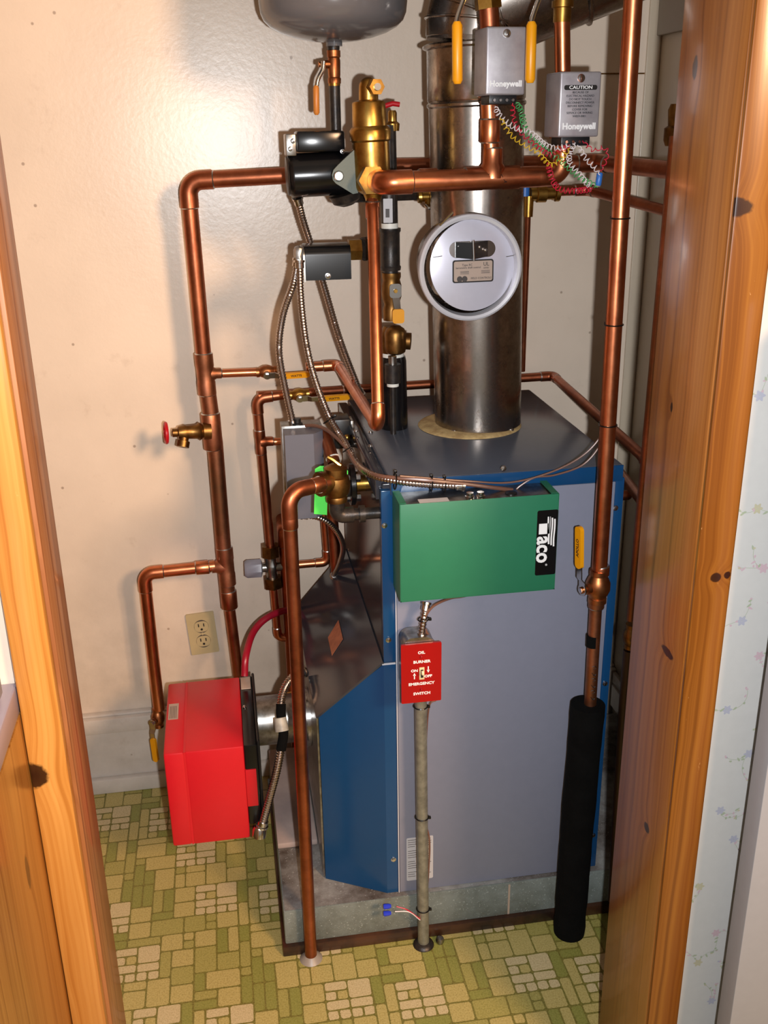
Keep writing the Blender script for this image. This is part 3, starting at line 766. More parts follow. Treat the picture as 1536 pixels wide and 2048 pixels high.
for u, s_ in ((-.175, 1), (.17, -1)):
    c0 = sp(u, -.035 if s_ > 0 else .06)
    m.prism([c0+V((-.0009, 0, -.006*s_)), c0+V((.0009, 0, -.006*s_)), c0+V((.0009, 0, .002*s_)), c0+V((-.0009, 0, .002*s_))], V((0, -.0004, 0)))
    m.prism([c0+V((-.0026, 0, .001*s_)), c0+V((.0026, 0, .001*s_)), c0+V((0, 0, .0065*s_))], V((0, -.0004, 0)))
m.build('lettering', 'white', t1)
m = MB(); m.bb(sp(-.055, .0)+V((0, -.001, -.012)), sp(.075, .0)+V((0, .002, .012)), .0006); m.build('toggle_bezel', 'ivory', t1)
m = MB(); m.bb(sp(-.02, .0)+V((0, -.0014, -.008)), sp(.045, .0)+V((0, -.001, .008))); m.build('toggle_slot', 'dark', t1)
m = MB(); m.box(sp(.012, .02)+V((0, -.006, .002)), (.0042, .011, .0075), .0008, Matrix.Rotation(math.radians(-25), 3, 'X')); m.build('toggle', 'ivory', t1)
for v in (.285, -.275): screw(sp(0, v), V((0, -1, 0)), .0022, 'switchred', t1)
# conduit under the switch
cb = P(848, 1903, z=0); cb = V((cb.x, sy+.028, 0)); ctop = V((P(841, 1405, y=sy+.028).x, sy+.028, s0z+.004)); cb = V((P(847, 1890, y=sy+.028).x, sy+.028, 0))
t1 = thing('conduit_pipe', 'galvanised electrical conduit standing on the floor under the red switch', 'conduit', cb)
rc_ = rad(25, ctop); MB().cyl(cb, ctop, rc_).build('tube', 'conduit', t1)
MB().lathe(cb, Z, [(0, rc_*1.9), (.004, rc_*1.7), (.008, rc_*1.05)], 20).build('floor_collar', 'iron', t1)
for i, (px, py) in enumerate(((842, 1412), (843, 1634), (847, 1817))):
    k = P(px, py, y=sy+.028); u = (k.z-cb.z)/(ctop.z-cb.z)
    ziptie(cb.lerp(ctop, u), ctop-cb, rc_+.0012, ('black cable tie on the conduit just under the red switch', 'black cable tie at mid height of the floor conduit', 'black cable tie near the foot of the floor conduit')[i], V((1, -.3, 0)))
yc = sy+.030
tag(MB().tube(cat([P(872, 1400, y=yc), P(858, 1415, y=yc), P(852, 1500, y=yc+.012), P(851, 1630, y=yc), P(859, 1680, y=yc-.008), P(858, 1730, y=yc-.006), P(852, 1800, y=yc), P(838, 1838, y=yc-.012)]), .0016, 8).build('thin_cable', 'lamp_cord'), 'thin brown cable tied along the floor conduit', 'cable')
for i, (a, b, c_, d_2) in enumerate((((840, 1838), (815, 1820), (793, 1813), 'w_red'), ((840, 1840), (818, 1824), (790, 1823), 'w_white'))):
    tag(MB().tube(cat([P(*a, y=1.515), P(*b, y=1.51), P(*c_, y=1.515)]), .0011, 6).build('loose_wire', d_2), ('loose red wire', 'loose white wire')[i]+' ending in a blue wire nut by the concrete pad', 'wire')
for i, (px, py) in enumerate(((772, 1812), (772, 1826))):
    a = P(px+10, py, y=1.515); tag(MB().lathe(a, V((-1, 0, .05)), [(0, .0032), (.004, .0048), (.013, .0052), (.015, .0040)], 8).build('wire_nut', 'nutblue'), ('upper', 'lower')[i]+' of the two blue wire nuts in front of the concrete pad', 'wire nut', 'blue wire nuts')
a = P(880, 1885, z=0); tag(MB().lathe(a+V((0, 0, 0.0)), Z, [(0, .007), (.006, .009), (.012, .007), (.014, .003)], 14).build('anchor_bolt', 'steel'), 'small shiny bolt head on the floor right of the conduit foot', 'bolt')

# flex from relay box to switch
def flex(name, label, pts, r, mat='flex', ends=None, group='flexible metal conduits', period=.0052):
    t_ = thing(name, label, 'flexible conduit', pts[0], group)
    flexmb(pts, r, period).build('armour', mat, t_)
    for e, nx in ((pts[0], pts[1]), (pts[-1], pts[-2])):
        d = (V(nx)-V(e)).normalized()
        MB().lathe(V(e)-d*.002, d, [(0, r*1.5), (.004, r*1.5), (.005, r*1.25), (.014, r*1.25)], 16).build('end_connector', 'chrome', t_)
    return t_
y = sy+.02
flex('flexible_conduit', 'short flexible conduit joining the green relay box to the red switch', [P(853, 1207, y=y+.01), P(848, 1235, y=y), P(842, 1278, y=y)], rad(15, P(848, 1240, y=y)), period=.006)
tag(MB().tube(cat([P(985, 1176, y=YFB-.008), P(930, 1192, y=y+.03), P(900, 1197, y=y+.02), P(866, 1213, y=y), P(848, 1240, y=y-.003), P(852, 1262, y=y), P(868, 1284, y=y+.006)]), .0022, 8).build('thin_cable', 'lamp_cord'), 'thin brown cable looping from under the green relay box to the red switch', 'cable')
ziptie(P(847, 1238, y=y), V((-.1, 0, 1)), .0095, 'black cable tie between the green relay box and the red switch', V((1, -.4, 0)))

# ================================================================== FRONT COPPER (floor to relief valve)
def pl(*q): return [P(a, b, y=c) for a, b, c in q]
y1 = 1.53; fb = P(622, 1912, y=y1); ft = P(577, 983, y=y1)
zf = ft.z; e1 = P(655, 966, z=zf-.004)
if e1.y > 1.75 or e1.y < 1.55: e1 = P(655, 966, y=1.66)
r1 = rad(26, fb.lerp(ft, .4))
t1 = thing('copper_pipe', 'long copper discharge pipe standing on the floor in front of the boiler hood', 'pipe', V((fb.x, fb.y, 0)))
tubes(t1, [V((fb.x, fb.y, 0)), ft, e1], r1, 'copper_dull', fr=2.2, k=1.13)
sleeve(t1, fb.lerp(ft, .945), ft-fb, .02, r1*1.12, 'copper_dull')
sleeve(t1, ft.lerp(e1, .72), e1-ft, .022, r1*1.14, 'copper')
MB().lathe(V((fb.x, fb.y, 0)), Z, [(0, r1*1.9), (.004, r1*1.6), (.010, r1*1.02)], 20).build('floor_seal', 'glue', t1)
# relief valve
rv = P(672, 962, y=e1.y+.02); dr = (e1-ft).normalized()
t1 = thing('relief_valve', 'brass pressure relief valve at the end of the front copper pipe, lever on top', 'valve', rv)
rr = rad(52, rv)
m = MB(); m.lathe(rv-Z*.036, Z, [(0, rr*.82), (.006, rr*.85), (.010, rr*.8), (.016, rr*1.0), (.030, rr*1.12), (.044, rr*1.0), (.046, rr*.86), (.060, rr*.9), (.062, rr*.72), (.066, rr*.4)], 28)
m.lathe(rv, -dr, [(0, rr*.8), (rr*1.1, rr*.8), (rr*1.15, rr*.95), (rr*1.6, rr*.95)], 24)
m.build('body', 'brass_dull', t1)
MB().lathe(rv-dr*rr*1.6, -dr, [(0, r1*1.25), (.003, r1*1.2)], 20).build('thread_tape', 'tape_white', t1)
m = MB(); a = rv+V((0, 0, .032)); m.tube([a+V((.008, -.004, -.004)), a+V((-.004, 0, .006)), a+V((-.012, .004, .010))], .004, 8); m.build('test_lever', 'brass', t1)
# black iron elbow below + nipple into the boiler
e0 = rv-Z*.036; e2 = P(690, 1030, y=rv.y); bz = V((XL+.002, rv.y, e2.z)); be = V((e0.x, rv.y, e2.z))
t1 = thing('iron_elbow', 'black iron elbow and nipple joining the relief valve to the boiler side', 'pipe fitting', be)
ri = rad(30, e2); tubes(t1, [e0, be, bz], ri*.8, 'iron', fr=1.6, sold=False, k=1.35, emat='iron')
MB().lathe(be+V((.038, 0, 0)), X, [(0, ri*1.15), (.010, ri*1.15)], 20).build('collar', 'iron', t1)
# green tag
g0 = [P(a, b, y=rv.y+.028) for a, b in ((630, 938), (640, 932), (690, 934), (696, 942), (694, 995), (655, 1000), (654, 1030), (628, 1028))]
tag(MB().prism(g0, V((0, .0012, 0))).build('paper_tag', 'tag'), 'bright green tag hanging behind the brass relief valve', 'tag')

# ================================================================== RIGHT RISER
y2 = 1.508
rt = P(1268, -30, y=y2); rm = P(1199, 1135, y=y2); rv2 = P(1196, 1172, y=y2); rbm = P(1180, 1425, y=y2); rfl = P(1137, 1858, z=0)
r2 = rad(35, rt.lerp(rm, .4))
t1 = thing('copper_pipe', 'tall copper riser pipe in front of the right edge of the boiler', 'pipe', rbm)
MB().cyl(rm-Z*.004, rt, r2).build('upper_tube', 'copper', t1)
MB().cyl(rbm-Z*.05, P(1193, 1190, y=y2), r2*.82).build('lower_tube', 'copper_old', t1, 'tarnished lower length with black scorch mark and handwriting')
sleeve(t1, P(1202, 1140, y=y2), rt-rm, .016, r2*1.1, 'copper')
sleeve(t1, P(1193, 1203, y=y2), Z, .022, r2*1.05, 'copper_old')
xx, yy, _ = frame(rt-rm)
def oncyl(px, py, r, y=y2): p = P(px, py, y=y); return p+V((0, -1, 0))*r
m = MB()
for k in range(6):
    py = 1330+k*12; c0 = oncyl(1184-k*.6, py, r2*.82+.0004)
    s_ = .0038 if k != 4 else .004
    m.tube(cat([c0+V((-s_, .001, .002)), c0+V((s_*.3, 0, .0035*(-1)**k)), c0+V((s_, .001, -.001)), c0+V((-s_*.4, 0, -.003))], 4), .0005, 5)
m.build('marker_writing', 'ink', t1, 'black handwritten marker letters')
ztop = P(1186, 1270, y=y2); m = MB()
m.tube([ztop, P(1185, 1292, y=y2)], lambda i: r2*.835, 24); m.build('scorch_mark', 'foam', t1)
ins0 = V((rfl.x, rfl.y, 0)); ins1 = P(1176, 1408, y=y2); ri_ = rad(66, P(1160, 1600, y=y2)); ins0 = P(1139, 1846, y=y2); ins0.z = 0
pp = resample([ins0, ins0.lerp(ins1, .5)+V((-.0015, 0, 0)), ins1], .02); rx_ = random.Random(2); jit = [ri_*(.97+rx_.uniform(0, .05)) for _ in pp]
m = MB(); m.tube(pp, lambda i: jit[i]*(.96 if i == 0 else 1), 28); o = m.build('pipe_insulation', 'foam')
tag(o, 'thick black foam insulation sleeve around the foot of the right riser pipe', 'pipe insulation')
valve('ball_valve', 'bronze ball valve with upright yellow handle, right of the green relay box', P(1196, 1172, y=y2), rt-rm, r2*.98, V((-.95, -.3, 0)), V((-.06, -.02, 1)), hl=.122, text='APOLLO', hw=.017, bl=.062)
for i, py in enumerate((380, 590, 803)):
    k = (py+30)/1165.0; ziptie(rt.lerp(rm, k), rt-rm, r2+.001, ('uppermost', 'middle', 'lowest')[i]+' of the three black cable ties on the tall right riser pipe', V((-.5, 1, 0)))

# ================================================================== AIR SEPARATOR + MANIFOLD
ya = 1.78; ab = P(746, 388, y=ya); at = P(737, 205, y=ya); ra = rad(74, P(740, 300, y=ya))
t1 = thing('air_separator', 'tall brass air separator with a vent cap on top, upper centre of the pipework', 'air separator', ab)
h = (at-ab).length; ax = (at-ab).normalized()
def hh(py): return (P(740, py, y=ya)-ab).dot(ax)
m = MB(); m.lathe(ab, ax, [(hh(402), ra*.42), (hh(396), ra*.46), (hh(388), ra*.55), (hh(380), ra*.94), (hh(372), ra*1.0), (hh(284), ra*1.0), (hh(280), ra*1.10), (hh(262), ra*1.12), (hh(256), ra*1.04), (hh(252), ra*.93), (hh(206), ra*.89), (hh(203), ra*.84), (hh(199), ra*.50)], 40)
m.build('body', 'brass', t1)
m = MB(); c0 = P(737, 175, y=ya); m.cyl(ab+ax*hh(206), c0, ra*.52); m.sphere(c0, ra*.52, 20); m.build('vent_cap', 'brass', t1)
m = MB(); m.hexn(c0+V((.004, 0, 0)), c0+V((.010, -ra*.95, .0)), ra*.42); m.build('vent_nut', 'brass', t1)
MB().lathe(c0+V((.010, -ra*.95, 0)), V((.05, -1, 0)), [(0, ra*.2), (.004, ra*.18)], 14).build('vent_valve', 'chrome', t1)
# front port nut
pm = P(748, 362, y=1.715); n0 = V((pm.x, ya-ra*.8, pm.z)); MB().hexn(n0, V((pm.x+.002, ya-ra*1.42, pm.z)), rad(60, pm)).build('front_port', 'brass', t1)
# manifold
ym = 1.700; mst = V((pm.x+.010, ya-ra*1.2, pm.z-.002)); mc = P(771, 363, y=1.690); mc = V((mst.x+.004, 1.690, mst.z)); mm = P(985, 356, y=ym); me_ = P(1122, 352, y=ym)
rmn = rad(41, mm)
t1 = thing('copper_manifold', 'thick horizontal copper manifold running right from the brass air separator to two zone valves', 'pipe', mm)
u1 = P(978, 20, y=ym); u2 = P(1127, 240, y=ym)
d_m = (me_-mc).normalized()
tubes(t1, [mst, mc, P(1075, 353, y=ym)], rmn, 'copper', fr=1.15)
tee(t1, P(984, 356, y=ym), d_m, Z, rmn, rmn*.86, 'copper', L=rmn*5.4, Lb=rmn*2.7)
sleeve(t1, P(856, 360, y=ym), d_m, .030, rmn*1.08, 'copper')
MB().cyl(P(984, 340, y=ym), P(978, 200, y=ym), rmn*.82).build('riser_tube', 'copper', t1)
sleeve(t1, P(980, 262, y=ym), Z, .034, rmn*.98, 'copper')
tubes(t1, [P(1070, 353, y=ym), me_, P(1129, 270, y=ym)], rmn*.84, 'copper', fr=1.5, name='end_tube')
sleeve(t1, P(1078, 353, y=ym), d_m, .022, rmn*.98, 'copper', 'reducer')
m = MB()
for k, (a, b) in enumerate(((975, 352), (988, 349), (996, 354), (1004, 358))):
    c0 = P(a, b, y=ym)+V((0, -rmn*1.1, 0)); m.tube(cat([c0+V((-.004, 0, .003)), c0+V((.001, -.0006, .004*(-1)**k)), c0+V((.003, 0, -.003)), c0+V((-.002, 0, -.005))], 4), .0005, 5)
m.build('marker_writing', 'ink', t1, 'black handwritten marker scribble')

# zone valves
def zone(label, L, Rt, T, B, sidew, y, sticker):
    p0 = P(L, (T+B)/2, y=y); p1 = P(Rt, (T+B)/2, y=y); zt_ = P((L+Rt)/2, T, y=y).z; zb_ = P((L+Rt)/2, B, y=y).z
    w = (p1.x-p0.x)*1.03; dpt = .062; rot = Matrix.Rotation(math.radians(3), 3, 'Z'); c = V(((p0.x+p1.x)/2, y, (zt_+zb_)/2)); hgt = zt_-zb_
    xd = rot @ X; yd = rot @ Yv
    t_ = thing('zone_valve', label, 'zone valve', c+yd*dpt/2-Z*hgt/2, 'zone valves with aluminium covers')
    m = MB(); m.box(c+yd*dpt/2, (w, dpt, hgt), .003, rot, 3); m.build('cover', 'alu', t_)
    m = MB(); m.box(c+yd*dpt/2-Z*(hgt/2+.006)+xd*.000, (w*.72, dpt*.7, .014), .002, rot); m.build('motor_base', 'blackplastic', t_)
    for k in range(4): MB().lathe(c+yd*(dpt*.12)-Z*(hgt/2+.007)+xd*w*(-.24+.16*k), -yd, [(0, .0026), (.002, .0022)], 10).build('terminal_screw', 'chrome', t_)
    m = MB(); m.lathe(c+yd*dpt*1.05-xd*.012-Z*(hgt*.52), Z, [(0, .010), (.010, .014), (hgt*.98, .014), (hgt*1.0, .010)], 20); m.build('valve_body', 'bronze', t_)
    s = screw(c+Z*hgt*.40, -yd, .005, 'chrome', t_)
    m = MB(); m.text('Honeywell', w*.19, c-Z*hgt*.335-yd*.0004, xd, Z, bold=.0004, ext=.0006); m.build('embossed_name', 'white', t_)  # raised metal letters coloured white to paint in their highlight
    if sticker:
        m = MB(); m.rrect(c+Z*hgt*.26-yd*.0004, xd, Z, w*.80, hgt*.075, hgt*.03, -yd*.0003); q = m.build('caution_label', 'ink', t_)
        m = MB(); m.text('CAUTION', hgt*.072, c+Z*hgt*.26-yd*.0007, xd, Z, bold=.0001, sx=1.25); m.build('caution_word', 'white', q)
        m = MB()
        for k, s_ in enumerate(('BECAUSE OF', 'ELECTRICAL HAZARD', 'DO NOT TOUCH', 'DISCONNECT POWER', 'BEFORE REMOVING', 'COVER FOR', 'SERVICE OR WIRING', 'W859-0001')):
            m.text(s_, hgt*.047, c+Z*hgt*(.185-.052*k)-yd*.0005, xd, Z, sx=1.05)
        m.build('lettering', 'ink', q)
    return t_
zone('aluminium covered zone valve without sticker, left of the two at the top', 973, 1051, 53, 190, 20, 1.600, False)
zone('aluminium covered zone valve with a CAUTION text, right of the two at the top', 1119, 1200, 143, 274, 20, 1.600, True)
t1 = thing('copper_pipe', 'short copper riser leaving the top of the left zone valve', 'pipe', P(980, 60, y=1.66)); MB().cyl(P(980, 60, y=1.66), P(974, -40, y=1.66), .0155).build('tube', 'copper_dull', t1)
MB().hexn(P(977, 18, y=1.66), P(975, -4, y=1.66), .021).build('union_nut', 'brass', t1)
t1 = thing('copper_pipe', 'copper riser leaving the top of the right CAUTION zone valve', 'pipe', P(1126, 170, y=1.66)); MB().cyl(P(1126, 180, y=1.66), P(1124, 25, y=1.66), .0125).build('tube', 'copper', t1)
MB().lathe(P(1124, 45, y=1.66), Z, [(0, .014), (.02, .014), (.021, .017), (.03, .017), (.031, .014), (.07, .014)], 20).build('adapter', 'brass', t1)
# levers hanging beside the left zone valve
def lever(label, a, b, c, y, dirx):
    t_ = thing('valve_lever', label, 'valve handle', P(*c, y=y), 'long yellow levers hanging from valves above the picture')
    MB().tube(cat([P(a[0], a[1], y=y+.02), P(*b, y=y+.006), P(b[0]*.6+c[0]*.4, b[1]*.8+c[1]*.2, y=y)], 6), .0035, 10).build('lever_arm', 'chrome', t_)
    p0 = P(b[0]*.85+c[0]*.15, b[1]+5, y=y); p1 = P(*c, y=y)
    MB().tube([p0, p0.lerp(p1, .06), p0.lerp(p1, .94), p1], lambda i: (.005, .0078, .0078, .005)[i], 14).build('grip', 'yellow', t_)
lever('yellow lever hanging left of the aluminium zone valve, in front of the flue elbow', (934, -20), (914, 38), (915, 168), 1.58, -1)
lever('yellow lever hanging between the two aluminium zone valves', (1084, -20), (1064, 38), (1060, 166), 1.58, 1)

# coiled thermostat wires
yw = 1.60
W1 = [('w_white', [(990, 212), (1000, 232), (1030, 255), (1060, 265), (1090, 290), (1112, 296), (1140, 290)], .0042, .0075, 'white coiled wire sagging between the two zone valves'),
      ('w_green', [(1032, 204), (1043, 225), (1048, 250), (1060, 275), (1090, 300), (1120, 320), (1160, 355), (1195, 375)], .0045, .0075, 'green coiled wire hanging from the left zone valve down to the right'),
      ('w_red', [(1025, 206), (1027, 235), (1040, 262), (1070, 290), (1100, 310), (1120, 300), (1140, 290)], .0036, .0085, 'red coiled wire between the two zone valves'),
      ('w_yellow', [(1000, 235), (1020, 268), (1050, 290), (1075, 305), (1100, 330), (1120, 320), (1140, 295)], .0036, .0090, 'yellow coiled wire looping below the two zone valves'),
      ('w_red', [(1095, 325), (1105, 360), (1120, 378), (1150, 382), (1185, 378)], .0044, .0068, 'tight red coiled wire under the end of the copper manifold'),
      ('w_white', [(1150, 285), (1140, 305), (1140, 325), (1160, 350), (1180, 375)], .0040, .0070, 'white coiled wire dropping from the right zone valve'),
      ('w_white', [(1155, 290), (1170, 315), (1190, 335), (1200, 350)], .0040, .0090, 'white coiled wire leading to the blue tape splice'),
      ('w_red', [(1165, 282), (1185, 300), (1205, 295), (1215, 305), (1205, 335), (1196, 345)], .0030, .0120, 'loose red wire curling right of the CAUTION zone valve')]
for mt, pts, R_, pitch, lab in W1:
    tag(coilmb([P(a, b, y=yw+.012*math.sin(i*1.7)) for i, (a, b) in enumerate(pts)], R_, pitch, .0008).build('coiled_wire', mt), lab, 'wire')
a = P(1200, 345, y=yw); tag(MB().lathe(a, V((-.1, 0, -1)), [(0, .0035), (.002, .005), (.018, .005), (.02, .004)], 12).build('tape_splice', 'tapeblue'), 'blue taped wire splice below the CAUTION zone valve', 'wire splice')

# ================================================================== CIRCULATOR PUMP
yp = 1.845
pa = P(578, 352, y=yp); pb = P(705, 345, y=yp); rp_ = rad(84, pa.lerp(pb, .4)); dpx = (pb-pa).normalized()
t1 = thing('circulator_pump', 'black circulator pump left of the brass air separator, wiring box on top', 'pump', pa.lerp(pb, .5)-Z*rp_)
m = MB(); m.lathe(pa, dpx, [(0, rp_*.90), (.004, rp_*.98), (.008, rp_), ((pb-pa).length*.85, rp_), ((pb-pa).length, rp_*.95)], 48); m.build('motor', 'blackpaint', t1)
m = MB(); m.lathe(pa-dpx*.001, -dpx, [(0, rp_*.90), (.003, rp_*.86), (.005, rp_*.3)], 40); m.build('end_cap', 'iron', t1)
m = MB(); m.lathe(P(706, 352, y=yp+.02), V((.4, 1, 0)), [(0, rp_*.9), (.03, rp_*1.0), (.05, rp_*.7)], 32); m.build('volute', 'iron', t1)
jt = [P(594, 303, y=yp-rp_*.8), P(690, 295, y=yp-rp_*.8)]
jz1 = P(640, 262, y=yp-rp_*.8).z; jz0 = P(640, 304, y=yp-rp_*.8).z
m = MB(); jx0, jx1 = jt[0].x, jt[1].x; m.bb((jx0, yp-rp_*.85, jz0), (jx1, yp+.03, jz1), .004); m.build('wiring_box', 'blackpaint', t1)
m = MB(); a = P(580, 285, y=yp-.02); m.bb((a.x-.008, yp-rp_*.7, jz0-.006), (jx0-.0005, yp+.02, jz1-.004), .002); m.build('box_bracket', 'steel', t1)
for q in ((585, 282), (580, 298)): screw(P(*q, y=yp-rp_*.72), V((0, -1, 0)), .004, 'chrome', t1)
screw(P(685, 303, y=yp-rp_*.88), V((0, -1, 0)), .003, 'chrome', t1)
# flange
fy_ = ya-ra*.30
fl_ = [P(a, b, y=fy_) for a, b in ((664, 350), (667, 340), (676, 330), (708, 300), (716, 310), (716, 386), (706, 388), (672, 367), (666, 360))]
m = MB(); m.prism(fl_, V((0, .010, 0))); m.build('flange', simple('cast_grey', (96, 104, 98), .6, .3, bump=(300, .5, .0006)), t1, 'grey triangular cast flange with bolt')
MB().lathe(P(677, 352, y=fy_), V((0, -1, 0)), [(0, .009), (.003, .009), (.006, .007)], 16).build('flange_bolt', 'chrome', t1)
m = MB(); m.lathe(P(690, 385, y=yp), V((.3, .1, -1)), [(0, .03), (.014, .026), (.022, .012)], 24); m.build('volute_foot', 'iron', t1)

# ================================================================== TANK
yt = 1.90
tb_ = P(665, 80, y=yt); rt_ = .5*(P(812, 5, y=yt)-P(517, 5, y=yt)).length; tc = V(((P(812, 5, y=yt).x+P(517, 5, y=yt).x)/2, yt, tb_.z-.004))
t1 = thing('expansion_tank', 'dark grey steel expansion tank hanging at the top centre of the picture', 'expansion tank', tc)
z10 = P(665, 10, y=yt-rt_).z
prof = [(0, .012), (.0, rt_*.10), (.003, rt_*.34), (.008, rt_*.54), (.015, rt_*.72), (.024, rt_*.86), (.034, rt_*.945), (.046, rt_*.985), (.062, rt_), (.30, rt_), (.34, rt_*.95), (.38, rt_*.7), (.40, rt_*.3), (.402, .01)]
MB().lathe(tc, Z, prof, 72).build('shell', 'tank', t1, ang=80) if False else MB().lathe(tc, Z, prof, 72).build('shell', 'tank', t1)
MB().lathe(tc-Z*.006, Z, [(0, .014), (.010, .014)], 20).build('boss', 'tank', t1)
pz = lambda py: P(668, py, y=yt)
MB().lathe(P(667, 100, y=yt), Z, [(0, .0105), (.004, .011), ((tc-P(667, 100, y=yt)).z-.004, .0105)], 20).build('nipple', 'iron', t1)
vb = P(668, 134, y=yt)
root = thing('ball_valve', 'bronze ball valve under the grey tank, lever hanging on its left', 'valve', vb)
rb_ = rad(25, vb); m = MB(); h0 = (P(668, 167, y=yt)-vb).z; h1 = (P(668, 101, y=yt)-vb).z
m.lathe(vb, Z, [(h0, rb_*1.05), (h0+.008, rb_*1.08), (h0+.01, rb_*.95), (-.012, rb_*1.0), (.010, rb_*1.05), (h1-.012, rb_*.95), (h1-.01, rb_*1.1), (h1, rb_*1.1)], 24)
m.lathe(vb+Z*.004, V((-1, -.2, 0)), [(0, rb_*.7), (.018, rb_*.6), (.019, rb_*.45), (.028, rb_*.4)], 16); m.build('valve_body', 'bronze', root)
hb = MB().tube(cat([P(647, 123, y=yt-.012), P(645, 140, y=yt-.014), P(636, 158, y=yt-.018), P(633, 172, y=yt-.02)], 6), .0042, 10).build('lever', 'chrome', root)
MB().tube([P(633, 170, y=yt-.02), P(632, 176, y=yt-.02), P(633, 225, y=yt-.02), P(633, 230, y=yt-.02)], lambda i: (.003, .0055, .0055, .003)[i], 12).build('grip', simple('orange_grip', (206, 128, 52), .4), hb)
t1 = thing('iron_pipe', 'straight black iron pipe between the tank valve and the pump', 'pipe', P(672, 250, y=yt)); MB().cyl(P(672, 268, y=yt), P(669, 166, y=yt), rad(22, P(670, 200, y=yt))).build('tube', 'iron', t1)
MB().lathe(P(669, 172, y=yt), Z, [(0, rb_*.95), (.006, rb_*.95)], 20).build('joint_compound', 'brass', t1)

# ================================================================== IRON STACK behind the separator
yi = 1.87
def st(py): return P(786, py, y=yi)
t1 = thing('iron_riser', 'black iron pipe stack rising from the boiler top behind the brass separator', 'pipe', V((st(800).x, yi, ZT)))
x8 = P(787, 790, y=yi).x; x3 = P(778, 400, y=yi).x
def sx_(py): k = (py-400)/390.0; return x3+(x8-x3)*k
def sq(py): p = st(py); return V((sx_(py), yi, p.z))
Rw = lambda w, py: rad(w, sq(py))
b0_ = V((sx_(815), yi, ZT))
m = MB(); m.lathe(b0_, Z, [(0, Rw(56, 780)), ((sq(722)-b0_).z, Rw(52, 730)), ((sq(712)-b0_).z, Rw(48, 720))], 32); m.build('tapping', 'blackpaint', t1)
MB().cyl(sq(712), sq(702), Rw(46, 705)).build('thread_tape', 'tape_white', t1)
MB().cyl(sq(545), sq(450), Rw(30, 500)).build('core_tube', 'iron', t1)
m = MB(); m.lathe(sq(540), Z, [(0, Rw(40, 500)), (.006, Rw(42, 500)), (.009, Rw(38, 500)), ((sq(465)-sq(540)).z, Rw(38, 500)), ((sq(462)-sq(540)).z, Rw(42, 500)), ((sq(456)-sq(540)).z, Rw(42, 500))], 28); m.build('coupling', 'iron', t1)
MB().cyl(sq(457), sq(446), Rw(34, 450)).build('thread_tape', 'tape_white', t1)
m = MB(); m.cyl(sq(448), sq(250), Rw(34, 420)); m.build('upper_tube', 'iron', t1)
m = MB(); c0 = sq(420)+V((-.002, -Rw(35, 420), 0)); m.rrect(c0+V((-.003, 0, 0)), X, Z, .017, .042, .001, V((0, .001, 0))); q = m.build('barcode_label', 'paper', t1); MB().box(c0+V((-.004, -.0006, -.004)), (.007, .0006, .015)).build('print', 'inkgrey', q)
# small gauge nipple in front of tapping
g0_ = P(786, 800, y=yi-.045); t2 = thing('pressure_nipple', 'small grey nipple with white thread tape standing before the black tapping on the boiler top', 'pipe fitting', V((g0_.x, yi-.045, ZT)))
for a, b, w, mt, nm in ((ZT, P(786, 772, y=yi-.045).z, 12, 'iron', 'stem'), (P(786, 772, y=yi-.045).z, P(786, 765, y=yi-.045).z, 24, 'tape_white', 'thread_tape'), (P(786, 765, y=yi-.045).z, P(786, 728, y=yi-.045).z, 32, 'iron', 'coupling'), (P(786, 728, y=yi-.045).z, P(786, 712, y=yi-.045).z, 16, 'steel', 'top_nipple')):
    MB().cyl(V((g0_.x, yi-.045, a)), V((g0_.x, yi-.045, b)), rad(w, g0_)).build(nm, mt, t2)
# brass ball valve and check valve in the stack
root = thing('ball_valve', 'brass ball valve with chrome lever, in the iron stack left of the draft regulator', 'valve', sq(620))
m = MB(); a = sq(640); m.lathe(a, Z, [(0, Rw(34, 600)), (.02, Rw(36, 600)), (.03, Rw(30, 600)), (.045, Rw(40, 600)), (.065, Rw(40, 600)), (.075, Rw(34, 600)), (.08, Rw(38, 600)), ((sq(545)-a).z, Rw(38, 600))], 28); m.build('valve_body', 'brass_dull', root)
c0 = sq(578)+V((.004, -Rw(40, 600)-.004, 0)); m = MB(); m.rrect(c0, X, Z, .022, .026, .006, V((0, -.003, 0))); m.cyl(c0+V((0, .008, 0)), c0, .008); m.prism([c0+V((-.006, 0, -.012)), c0+V((.008, 0, -.012)), c0+V((.008, -.012, -.034)), c0+V((-.004, -.012, -.034))], V((0, -.002, 0))); q = m.build('lever', 'chrome', root)
MB().lathe(c0+V((0, -.003, 0)), V((0, -1, 0)), [(0, .004), (.003, .0035)], 12).build('handle_nut', 'brass', q)
m = MB(); m.rrect(c0+V((.002, -.014, -.044)), X, Z, .022, .026, .005, V((0, -.006, 0))); m.build('grip', 'yellow', q)
root = thing('check_valve', 'rounded brass check valve in the iron stack, just above the boiler top', 'valve', sq(700))
m = MB(); a = P(791, 708, y=yi-.02); m.lathe(a, Z, [(0, .012), (.004, .0185), (.012, .0205), (.040, .0205), (.048, .017), (.054, .008)], 28)
m.lathe(sq(704), Z, [(0, Rw(48, 690)), (.015, Rw(54, 680)), (.030, Rw(54, 680)), (.045, Rw(40, 650)), (.05, Rw(34, 640))], 28)
m.cyl(sq(680), sq(680)+V((.034, -.01, -.002)), .016); m.build('valve_body', 'brass_dull', root)
